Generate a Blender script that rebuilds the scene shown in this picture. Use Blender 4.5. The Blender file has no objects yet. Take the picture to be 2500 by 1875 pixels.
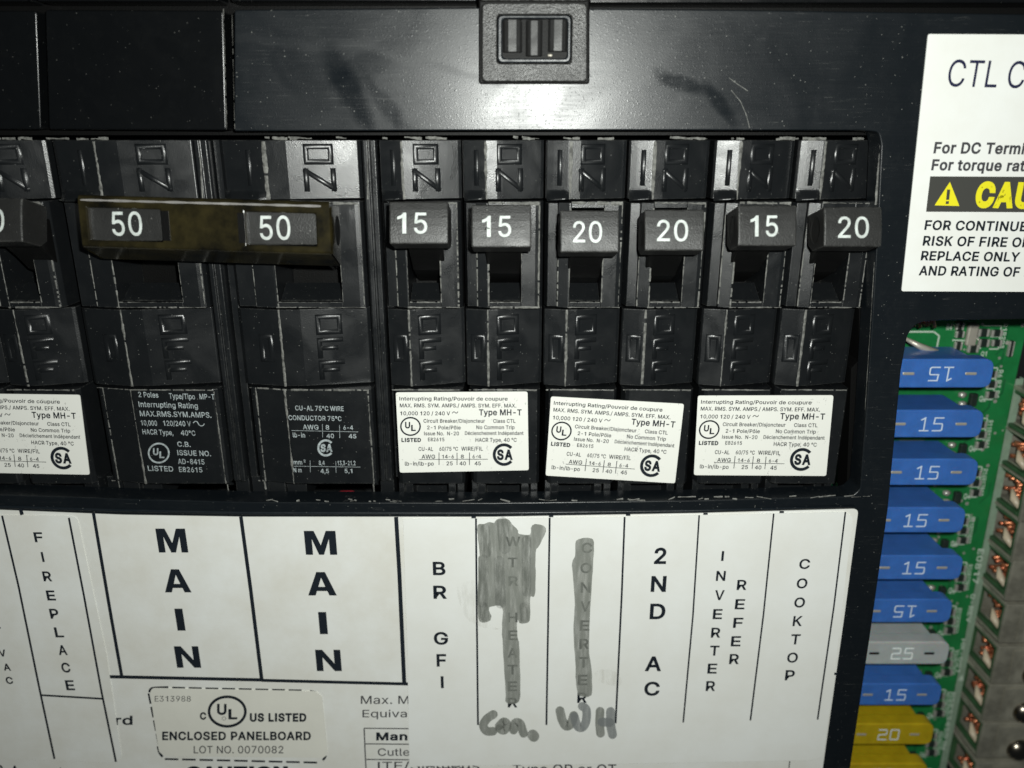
import bpy, bmesh, math, random
import numpy as np
from mathutils import Vector, Matrix
random.seed(7)
R = math.radians
S = bpy.context.scene
# ------------------------------------------------------------ camera, world, lamp
TH = R(18); F = 1900.0
CAM = Vector((0, -11.85, 3.85))
FW = Vector((0, math.cos(TH), -math.sin(TH))); UP = Vector((0, math.sin(TH), math.cos(TH)))
cd = bpy.data.cameras.new('camera'); cam = bpy.data.objects.new('camera', cd); S.collection.objects.link(cam)
cam.location = CAM; cam.rotation_euler = (R(90) - TH, 0, 0)
cd.sensor_width = 36; cd.lens = 36 * F / 2500; cd.clip_start = .1; cd.clip_end = 200
cd.dof.use_dof = True; cd.dof.focus_distance = 12.5; cd.dof.aperture_fstop = .16
S.camera = cam
S.unit_settings.scale_length = 0.01          # one unit is a centimetre
w = bpy.data.worlds.new('World'); S.world = w; w.use_nodes = True
w.node_tree.nodes['Background'].inputs[0].default_value = (.75, .9, 1, 1)
w.node_tree.nodes['Background'].inputs[1].default_value = .022
ld = bpy.data.lights.new('phone_flash', 'POINT'); ld.energy = 10000; ld.shadow_soft_size = .16; ld.color = (.97, 1, .95)
lo = bpy.data.objects.new('phone_flash', ld); S.collection.objects.link(lo); lo.location = (.75, -11.9, 4.5)
S.view_settings.view_transform = 'Standard'; S.view_settings.look = 'None'
S.view_settings.exposure = 0; S.view_settings.gamma = 1

# ------------------------------------------------------------ geometry helpers
def P(px, py, Y):
    """point of the plane y=Y that the photograph shows at pixel (px,py)"""
    d = FW * F + Vector((1, 0, 0)) * (px - 1250) - UP * (py - 937.5)
    return CAM + d * ((Y - CAM.y) / d.y)
def Zat(py, Y): return P(1250, py, Y).z
def pxs(px, py, Y):
    """centimetres per pixel (across, up) there"""
    a = P(px, py, Y); return (P(px + 1, py, Y) - a).length, abs(P(px, py + 1, Y).z - a.z)

def props(o, label=None, cat=None, group=None, kind=None):
    if label: o['label'] = label
    if cat: o['category'] = cat
    if group: o['group'] = group
    if kind: o['kind'] = kind
    return o
def thing(name, loc, label, cat, group=None):
    o = bpy.data.objects.new(name, None); S.collection.objects.link(o); o.location = loc
    o.empty_display_size = .3
    return props(o, label, cat, group)
def wloc(p):
    v = Vector((0, 0, 0))
    while p is not None: v += p.location; p = p.parent
    return v
def obj(name, geo, mats, parent=None, smooth=False, bevel=0, seg=2):
    """geo = (verts, faces[, material indices]) in world coordinates"""
    v, f = geo[0], geo[1]; o0 = wloc(parent)
    if parent is None:
        xs = [q[0] for q in v]; ys = [q[1] for q in v]; zs = [q[2] for q in v]
        o0 = Vector(((min(xs) + max(xs)) / 2, max(ys), min(zs)))
    me = bpy.data.meshes.new(name)
    me.from_pydata([(q[0] - o0.x, q[1] - o0.y, q[2] - o0.z) for q in v], [], f)
    if not isinstance(mats, (list, tuple)): mats = [mats]
    for m in mats: me.materials.append(m)
    if len(geo) > 2: me.polygons.foreach_set('material_index', geo[2])
    bm = bmesh.new(); bm.from_mesh(me)
    if any(len(q) > 2 for q in f) and name not in FLAT: bmesh.ops.recalc_face_normals(bm, faces=bm.faces)
    if smooth:
        for q in bm.faces: q.smooth = True
    bm.to_mesh(me); bm.free()
    o = bpy.data.objects.new(name, me); S.collection.objects.link(o)
    if parent is None: o.location = o0
    else: o.parent = parent
    if bevel:
        b = o.modifiers.new('bevel', 'BEVEL'); b.width = bevel; b.segments = seg; b.limit_method = 'ANGLE'; b.angle_limit = R(25)
        b.use_clamp_overlap = True
    return o
FLAT = set()
class G:
    def __init__(s): s.v = []; s.f = []; s.m = []
    def add(s, v, f, m=0):
        n = len(s.v); s.v += [tuple(q) for q in v]; s.f += [tuple(i + n for i in q) for q in f]; s.m += [m] * len(f)
        return s
    def box(s, x0, x1, y0, y1, z0, z1, m=0):
        v = [(x, y, z) for x in (x0, x1) for y in (y0, y1) for z in (z0, z1)]
        return s.add(v, [(0, 1, 3, 2), (4, 6, 7, 5), (0, 4, 5, 1), (2, 3, 7, 6), (0, 2, 6, 4), (1, 5, 7, 3)], m)
    def prism(s, prof, z0, z1, yb, x=0, m=0):
        """front profile [(x,y)..] left to right, closed at depth yb, run from z0 to z1"""
        q = [(a + x, b) for a, b in prof] + [(prof[-1][0] + x, yb), (prof[0][0] + x, yb)]
        n = len(q); v = [(a, b, z0) for a, b in q] + [(a, b, z1) for a, b in q]
        f = [(i, (i + 1) % n, n + (i + 1) % n, n + i) for i in range(n)]
        for i in range(1, n - 3):      # caps as a fan of quads from the back edge
            pass
        f += [tuple(range(n)), tuple(range(2 * n - 1, n - 1, -1))]
        return s.add(v, f, m)
    def poly(s, pts, y0, y1, m=0):
        """outline in XZ (list of (x,z)) extruded from front y0 to back y1"""
        n = len(pts); v = [(a, y0, b) for a, b in pts] + [(a, y1, b) for a, b in pts]
        f = [tuple(range(n)), tuple(range(2 * n - 1, n - 1, -1))] + [(i, (i + 1) % n, n + (i + 1) % n, n + i) for i in range(n)]
        return s.add(v, f, m)
    def tube(s, pts, r, n=8, m=0, cap=True):
        pts = [Vector(p) for p in pts]; rr = r if isinstance(r, (list, tuple)) else [r] * len(pts); v = []
        for i, p in enumerate(pts):
            d = (pts[min(i + 1, len(pts) - 1)] - pts[max(i - 1, 0)]).normalized()
            a = d.orthogonal().normalized() if i == 0 else (pa - d * pa.dot(d)).normalized()
            pa = a; b = d.cross(a)
            v += [p + (a * math.cos(2 * math.pi * k / n) + b * math.sin(2 * math.pi * k / n)) * rr[i] for k in range(n)]
        f = [(i * n + k, i * n + (k + 1) % n, (i + 1) * n + (k + 1) % n, (i + 1) * n + k) for i in range(len(pts) - 1) for k in range(n)]
        if cap: f += [tuple(range(n))[::-1], tuple(range((len(pts) - 1) * n, len(pts) * n))]
        return s.add(v, f, m)
    def rib(s, pts, yf, w, h, closed=False, m=0):
        """raised moulded stroke along XZ points lying on the surface y=yf(x,z)"""
        pts = [Vector((a, b)) for a, b in pts]; n = len(pts); v = []
        for i, p in enumerate(pts):
            a = pts[i - 1] if (i > 0 or closed) else None
            c = pts[(i + 1) % n] if (i < n - 1 or closed) else None
            d1 = (p - a).normalized() if a is not None else (c - p).normalized()
            d2 = (c - p).normalized() if c is not None else d1
            n1 = Vector((-d1.y, d1.x)); n2 = Vector((-d2.y, d2.x)); nn = (n1 + n2)
            nn = nn.normalized() if nn.length > .01 else n1
            k = 1 / max(.45, nn.dot(n1))
            e = Vector((0, 0))
            if not closed and i == 0: e = -d1 * w * .5
            if not closed and i == n - 1: e = d2 * w * .5
            for t, hh in ((-.5, -.01), (-.36, .65), (-.16, 1), (.16, 1), (.36, .65), (.5, -.01)):
                q = p + nn * (t * w * k) + e * (1 if abs(t) > .4 else .6)
                v.append((q.x, yf(q.x, q.y) - hh * h, q.y))
        M = 6; f = []
        for i in range(n if closed else n - 1):
            j = (i + 1) % n
            for k in range(M - 1): f.append((i * M + k, i * M + k + 1, j * M + k + 1, j * M + k))
        if not closed: f += [tuple(range(M)), tuple(range((n - 1) * M, n * M))[::-1]]
        return s.add(v, f, m)
    def flat(s, pts, m=0):
        return s.add(pts, [tuple(range(len(pts)))], m)
    def scuff(s, a, b, w, m=1, seed=0, gap=.12, n=None, jit=1.0):
        """chipped, whitened edge, also used for painted edge highlights: a ragged narrow strip from a to b that wanders in width"""
        rd = random.Random(seed); a = Vector(a); b = Vector(b); d = b - a; L = d.length; d.normalize()
        sd = d.cross(Vector((0, 1, 0))).normalized(); n = n or max(3, int(L / .035)); v = []; f = []
        ww = w
        for i in range(n + 1):
            t = i / n; ww += rd.uniform(-.3, .3) * w; ww = min(max(ww, .25 * w), 1.7 * w)
            c = a + d * (L * t) + sd * rd.uniform(-.12, .12) * w * jit
            v += [c - sd * ww * .5 + Vector((0, .003, 0)), c + Vector((0, -.006, 0)), c + sd * ww * .5 + Vector((0, .003, 0))]
            if i and rd.random() > gap:
                k = 3 * (i - 1); f += [(k, k + 1, k + 4, k + 3), (k + 1, k + 2, k + 5, k + 4)]
        return s.add(v, f, m)
    def geo(s): return (s.v, s.f, s.m)

# ------------------------------------------------------------ materials
def mat(name, col, rough=.5, metal=0, spec=.5, bump=0, bscale=40, var=0, vscale=3, col2=None, coat=0, sub=0, trans=0, bdist=.02):
    m = bpy.data.materials.new(name); m.use_nodes = True; nt = m.node_tree; N = nt.nodes; L = nt.links
    b = N['Principled BSDF']; b.inputs['Base Color'].default_value = (*col, 1); b.inputs['Roughness'].default_value = rough
    b.inputs['Metallic'].default_value = metal; b.inputs['Specular IOR Level'].default_value = spec
    if coat: b.inputs['Coat Weight'].default_value = coat; b.inputs['Coat Roughness'].default_value = .15
    if trans: b.inputs['Transmission Weight'].default_value = trans
    if sub: b.inputs['Subsurface Weight'].default_value = sub; b.inputs['Subsurface Scale'].default_value = .15
    tc = N.new('ShaderNodeTexCoord')
    if bump:
        n = N.new('ShaderNodeTexNoise'); n.inputs['Scale'].default_value = bscale; n.inputs['Detail'].default_value = 4
        L.new(tc.outputs['Object'], n.inputs['Vector'])
        bp = N.new('ShaderNodeBump'); bp.inputs['Strength'].default_value = bump; bp.inputs['Distance'].default_value = bdist
        L.new(n.outputs[0], bp.inputs['Height']); L.new(bp.outputs[0], b.inputs['Normal'])
    if var:
        n = N.new('ShaderNodeTexNoise'); n.inputs['Scale'].default_value = vscale; n.inputs['Detail'].default_value = 6
        n.inputs['Roughness'].default_value = .65
        L.new(tc.outputs['Object'], n.inputs['Vector'])
        r = N.new('ShaderNodeValToRGB'); c2 = col2 or tuple(c * (1 - var) for c in col)
        r.color_ramp.elements[0].position = .35; r.color_ramp.elements[1].position = .65
        r.color_ramp.elements[0].color = (*c2, 1); r.color_ramp.elements[1].color = (*col, 1)
        L.new(n.outputs[0], r.inputs[0]); L.new(r.outputs[0], b.inputs['Base Color'])
    return m
def nd(nt, t, **k):
    n = nt.nodes.new(t)
    for a, v in k.items():
        if a in n.inputs: n.inputs[a].default_value = v
        else: setattr(n, a, v)
    return n
def math_(nt, op, a, b=None, clamp=False):
    n = nt.nodes.new('ShaderNodeMath'); n.operation = op; n.use_clamp = clamp
    for i, x in enumerate((a, b)):
        if x is None: continue
        if isinstance(x, (int, float)): n.inputs[i].default_value = x
        else: nt.links.new(x, n.inputs[i])
    return n.outputs[0]
def black_plastic(name, base, r0, r1, edge=.0, dust=.5, scratch=.0, grain=.25, gscale=60, speck=.0, smudge=2.0, spec=.5, marks=()):
    """dark moulded plastic: smudged gloss, dust, hair scratches, whitened worn edges"""
    m = bpy.data.materials.new(name); m.use_nodes = True; nt = m.node_tree; L = nt.links; b = nt.nodes['Principled BSDF']
    b.inputs['Specular IOR Level'].default_value = spec
    tc = nd(nt, 'ShaderNodeTexCoord').outputs['Object']
    big = nd(nt, 'ShaderNodeTexNoise', Scale=smudge, Detail=3.0, Distortion=1.2); L.new(tc, big.inputs['Vector'])
    mr = nd(nt, 'ShaderNodeMapRange'); mr.inputs[1].default_value = .35; mr.inputs[2].default_value = .65
    mr.inputs[3].default_value = r0; mr.inputs[4].default_value = r1; L.new(big.outputs[0], mr.inputs[0])
    fine = nd(nt, 'ShaderNodeTexNoise', Scale=gscale, Detail=3.0); L.new(tc, fine.inputs['Vector'])
    # dust specks: sparse cells
    vo = nd(nt, 'ShaderNodeTexVoronoi', Scale=30.0); L.new(tc, vo.inputs['Vector'])
    sep = nd(nt, 'ShaderNodeSeparateColor'); L.new(vo.outputs['Color'], sep.inputs[0])
    sz = math_(nt, 'MULTIPLY', math_(nt, 'POWER', sep.outputs[0], 16.0), .26)
    sp = math_(nt, 'LESS_THAN', vo.outputs['Distance'], sz)
    sp = math_(nt, 'MULTIPLY', sp, dust)
    # film of dust
    fn = nd(nt, 'ShaderNodeTexNoise', Scale=5.0, Detail=8.0, Roughness=.75); L.new(tc, fn.inputs['Vector'])
    film = math_(nt, 'MULTIPLY', math_(nt, 'SUBTRACT', fn.outputs[0], .52, True), .14 * dust)
    fac = math_(nt, 'ADD', sp, film, True)
    height = fine.outputs[0]
    if scratch:
        mp = nd(nt, 'ShaderNodeMapping'); mp.inputs['Scale'].default_value = (1.2, 1, 38); mp.inputs['Rotation'].default_value = (0, R(-9), 0)
        L.new(tc, mp.inputs['Vector'])
        sc = nd(nt, 'ShaderNodeTexNoise', Scale=1.6, Detail=6.0, Roughness=.8, Distortion=.25); L.new(mp.outputs[0], sc.inputs['Vector'])
        sm = math_(nt, 'MULTIPLY', math_(nt, 'GREATER_THAN', sc.outputs[0], .63), scratch)
        msk = math_(nt, 'GREATER_THAN', big.outputs[0], .5)
        sm = math_(nt, 'MULTIPLY', sm, msk)
        fac = math_(nt, 'ADD', fac, sm, True)
    if edge:
        bv = nd(nt, 'ShaderNodeBevel', samples=4); bv.inputs['Radius'].default_value = .028
        ge = nd(nt, 'ShaderNodeNewGeometry')
        dt = nd(nt, 'ShaderNodeVectorMath', operation='DOT_PRODUCT'); L.new(bv.outputs[0], dt.inputs[0]); L.new(ge.outputs['Normal'], dt.inputs[1])
        e = nd(nt, 'ShaderNodeMapRange'); e.inputs[1].default_value = .985; e.inputs[2].default_value = .9; L.new(dt.outputs['Value'], e.inputs[0])
        en = nd(nt, 'ShaderNodeTexNoise', Scale=9.0, Detail=5.0, Roughness=.7); L.new(tc, en.inputs['Vector'])
        em = nd(nt, 'ShaderNodeMapRange'); em.inputs[1].default_value = .42; em.inputs[2].default_value = .6; L.new(en.outputs[0], em.inputs[0])
        fac = math_(nt, 'ADD', fac, math_(nt, 'MULTIPLY', math_(nt, 'MULTIPLY', e.outputs[0], em.outputs[0]), edge), True)
    mix = nd(nt, 'ShaderNodeMix', data_type='RGBA'); mix.inputs['A'].default_value = (*base, 1); mix.inputs['B'].default_value = (.27, .27, .25, 1)
    L.new(fac, mix.inputs['Factor']); L.new(mix.outputs['Result'], b.inputs['Base Color'])
    ro = math_(nt, 'ADD', mr.outputs[0], math_(nt, 'MULTIPLY', fac, .35), True)
    if scratch: ro = math_(nt, 'ADD', ro, math_(nt, 'MULTIPLY', math_(nt, 'SUBTRACT', sc.outputs[0], .5), .17), True)
    if marks:      # wiped greasy marks: (centre x, z, half length, half width, angle, roughness added)
        wn = nd(nt, 'ShaderNodeTexNoise', Scale=2.2, Detail=3.0); L.new(tc, wn.inputs['Vector'])
        wv = nd(nt, 'ShaderNodeVectorMath', operation='SUBTRACT'); wv.inputs[1].default_value = (.5, .5, .5); L.new(wn.outputs['Color'], wv.inputs[0])
        ws = nd(nt, 'ShaderNodeVectorMath', operation='MULTIPLY_ADD'); ws.inputs[1].default_value = (.22, 0, .22); L.new(wv.outputs[0], ws.inputs[0]); L.new(tc, ws.inputs[2])
        for (mx, mz, la, lb, an, am) in marks:
            mp = nd(nt, 'ShaderNodeMapping', vector_type='TEXTURE'); mp.inputs['Location'].default_value = (mx, 0, mz); mp.inputs['Rotation'].default_value = (0, R(an), 0); mp.inputs['Scale'].default_value = (la, 1000, lb)
            L.new(ws.outputs[0], mp.inputs['Vector'])
            ln = nd(nt, 'ShaderNodeVectorMath', operation='LENGTH'); L.new(mp.outputs[0], ln.inputs[0])
            mm = nd(nt, 'ShaderNodeMapRange', interpolation_type='SMOOTHSTEP'); mm.inputs[1].default_value = 1.15; mm.inputs[2].default_value = .35; mm.inputs[4].default_value = am; L.new(ln.outputs['Value'], mm.inputs[0])
            ro = math_(nt, 'ADD', ro, mm.outputs[0], True)
    L.new(ro, b.inputs['Roughness'])
    bp = nd(nt, 'ShaderNodeBump'); bp.inputs['Strength'].default_value = grain; bp.inputs['Distance'].default_value = .01
    if speck:
        v2 = nd(nt, 'ShaderNodeTexNoise', Scale=speck, Detail=1.0); L.new(tc, v2.inputs['Vector'])
        height = math_(nt, 'ADD', height, math_(nt, 'MULTIPLY', math_(nt, 'SUBTRACT', v2.outputs[0], .62, True), 7.0))
    L.new(height, bp.inputs['Height']); L.new(bp.outputs[0], b.inputs['Normal'])
    return m
def ink_mat(name, col, a0, a1):
    m = bpy.data.materials.new(name); m.use_nodes = True; nt = m.node_tree; L = nt.links; b = nt.nodes['Principled BSDF']
    b.inputs['Base Color'].default_value = (*col, 1); b.inputs['Roughness'].default_value = .45
    tc = nd(nt, 'ShaderNodeTexCoord').outputs['Object']; mp = nd(nt, 'ShaderNodeMapping'); mp.inputs['Scale'].default_value = (9, 1, 1.4)
    L.new(tc, mp.inputs['Vector'])
    n = nd(nt, 'ShaderNodeTexNoise', Scale=1.5, Detail=5.0, Roughness=.6); L.new(mp.outputs[0], n.inputs['Vector'])
    mr = nd(nt, 'ShaderNodeMapRange'); mr.inputs[1].default_value = .3; mr.inputs[2].default_value = .7; mr.inputs[3].default_value = a0; mr.inputs[4].default_value = a1
    L.new(n.outputs[0], mr.inputs[0]); L.new(mr.outputs[0], b.inputs['Alpha'])
    return m
M = {}
def _mk(px, py, la, lb, an, am):
    p = P(px, py, 0); return (p.x, p.z - Zat(1875, 0), la, lb, an, am)
MARKS = [_mk(850, 215, .75, .24, 62, -.13), _mk(940, 250, .6, .15, 55, -.08), _mk(1660, 200, .55, .13, 18, -.10), _mk(1760, 255, .5, .12, 52, -.10), _mk(730, 105, 1.6, .10, 4, .05), _mk(1060, 165, 1.2, .08, 14, .06)]
M['cover'] = black_plastic('cover black plastic', (.0055, .0075, .0095), .29, .37, dust=.5, scratch=.12, grain=.10, gscale=70, speck=34, smudge=.8, spec=.42,
    marks=MARKS)
M['cover_dark'] = black_plastic('smoother cover plastic', (.003, .0035, .004), .24, .29, dust=.2, grain=.06, gscale=70, speck=34)
M['rim'] = black_plastic('cover rim plastic', (.008, .0112, .0145), .32, .42, dust=.4, grain=.2, gscale=60, spec=.35)
M['latch'] = black_plastic('grained latch plastic', (.012, .012, .011), .34, .42, dust=.2, grain=1.0, gscale=38)
M['latch_in'] = black_plastic('catch plastic', (.012, .012, .012), .36, .46, dust=.2, grain=.15, spec=.24)
M['breaker'] = black_plastic('breaker housing plastic', (.0075, .0085, .0095), .25, .38, edge=.16, dust=.4, grain=.22, gscale=70, smudge=1.5)
M['scuff'] = mat('scuffed plastic and painted highlights', (.20, .20, .185), .7, bump=.5, bscale=30, var=.75, vscale=11)  # worn plastic, also the highlight strips painted on the cover edges
M['handle'] = black_plastic('handle plastic', (.016, .016, .0155), .38, .50, edge=.35, dust=.7, grain=.45, gscale=55, smudge=1.5)
M['slot'] = mat('dark slot plastic', (.003, .003, .003), .5, bump=.2, spec=.12)
M['stem'] = mat('shiny dark lever stem', (.004, .004, .004), .4, spec=.35, bump=.1)
M['tie'] = mat('smoked amber tie plastic', (.026, .021, .0075), .18, bump=.10, bscale=5, var=.6, vscale=1.7, col2=(.003, .0028, .002), coat=.5)
M['tie_highlight'] = mat('painted highlight on tie edge', (.26, .25, .24), .35, var=.5, vscale=2.5)  # pale colour stands in for the highlight on the tie
M['white'] = mat('white sheet', (.755, .765, .74), .42, bump=.05, bscale=50, var=.1, vscale=.7, col2=(.675, .665, .61))
M['white2'] = mat('white vinyl label', (.775, .785, .76), .38, bump=.04, bscale=50, var=.06, vscale=.7, col2=(.73, .73, .69))
M['listing'] = mat('cream listing sticker', (.72, .71, .64), .5, bump=.05, bscale=40, var=.06, vscale=1)
def sticker_mat():
    m = mat('speckled paper sticker', (.72, .715, .64), .45); nt = m.node_tree; L = nt.links; b = nt.nodes['Principled BSDF']
    tc = nd(nt, 'ShaderNodeTexCoord').outputs['Object']
    n = nd(nt, 'ShaderNodeTexNoise', Scale=14.0, Detail=4.0, Roughness=.8); L.new(tc, n.inputs['Vector'])
    n2 = nd(nt, 'ShaderNodeTexNoise', Scale=1.3, Detail=2.0); L.new(tc, n2.inputs['Vector'])
    v = math_(nt, 'ADD', n.outputs[0], math_(nt, 'MULTIPLY', n2.outputs[0], .25))
    r = nd(nt, 'ShaderNodeMapRange'); r.inputs[1].default_value = .775; r.inputs[2].default_value = .83; L.new(v, r.inputs[0])
    mx = nd(nt, 'ShaderNodeMix', data_type='RGBA'); mx.inputs['A'].default_value = (.76, .76, .71, 1); mx.inputs['B'].default_value = (.2, .2, .19, 1)
    L.new(math_(nt, 'MULTIPLY', r.outputs[0], .8), mx.inputs['Factor']); L.new(mx.outputs['Result'], b.inputs['Base Color'])
    return m
M['sticker'] = sticker_mat()
M['chip'] = mat('bare handle plastic under chipped print', (.018, .018, .017), .4, bump=.3)
M['ink'] = mat('printed black ink', (.012, .016, .022), .35)
M['ink_grey'] = mat('printed grey ink', (.055, .055, .06), .4)
M['navy'] = mat('printed navy ink', (.016, .018, .05), .35)
M['white_ink'] = mat('white pad print', (.60, .64, .62), .5, var=.4, vscale=9, col2=(.42, .45, .43))
M['small_white_ink'] = mat('worn white pad print', (.42, .47, .48), .5, var=.5, vscale=16)
M['yellow_ink'] = mat('printed yellow ink', (.75, .68, .02), .4)
M['band_ink'] = mat('printed dark grey band', (.055, .055, .05), .32)
M['marker'] = ink_mat('grey felt marker', (.225, .235, .21), .42, .92)
M['marker2'] = ink_mat('watery grey marker', (.235, .25, .25), .5, .8)
M['streak'] = ink_mat('second coat of marker', (.13, .14, .125), .0, .34)
M['smear'] = ink_mat('brownish smear', (.40, .37, .30), -.06, .16)
M['blue'] = mat('blue fuse plastic', (.055, .175, .54), .3, bump=.12, bscale=16, var=.22, vscale=2.5, sub=.4)
M['clear'] = mat('clear fuse plastic', (.46, .49, .485), .28, bump=.12, bscale=16, var=.15, vscale=2.5, sub=.6)
M['yellow'] = mat('yellow fuse plastic', (.47, .34, .010), .3, bump=.1, bscale=20, var=.2, vscale=3, sub=.15)
M['fuse_white'] = mat('white fuse print', (.86, .90, .88), .5)
M['fuse_print'] = mat('pale fuse print', (.60, .68, .78), .5)
M['tin'] = mat('tinned metal', (.50, .47, .40), .38, metal=.4, bump=.4, bscale=14)
M['solder'] = mat('solder blob', (.52, .51, .46), .3, metal=.5, bump=.3, bscale=10)
M['zinc'] = mat('dull plated steel', (.44, .42, .34), .32, metal=.4, bump=.3, bscale=9, var=.5, vscale=1.6)
M['copper'] = mat('bare copper', (.66, .27, .13), .34, metal=.7, bump=.2, bscale=30, var=.4, vscale=6, col2=(.34, .07, .035))
M['wirered'] = mat('red wire insulation', (.26, .015, .025), .5, var=.3)
M['pcb'] = mat('green solder mask', (.014, .20, .055), .33, bump=.12, bscale=5, var=.25, vscale=2.2, col2=(.011, .15, .04))
M['pcb_dark'] = mat('green solder mask over trace', (.010, .11, .035), .35)
M['fibre'] = mat('bare board edge', (.30, .42, .31), .5, bump=.2, bscale=20, var=.2, vscale=6)
M['silk'] = mat('white silkscreen', (.50, .60, .50), .6)
M['resistor'] = mat('chip resistor body', (.02, .03, .025), .35, var=.3)
M['ceramic'] = mat('terminal shroud green plastic', (.045, .12, .05), .45, var=.4, vscale=3)
M['cream'] = mat('solder paste cream', (.62, .52, .38), .4, bump=.3, bscale=10, var=.3)
M['dark'] = mat('dark enclosure steel', (.006, .007, .008), .6)
M['screw'] = mat('dark oiled screw steel', (.26, .23, .19), .26, metal=1, bump=.2, bscale=6)

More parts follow.
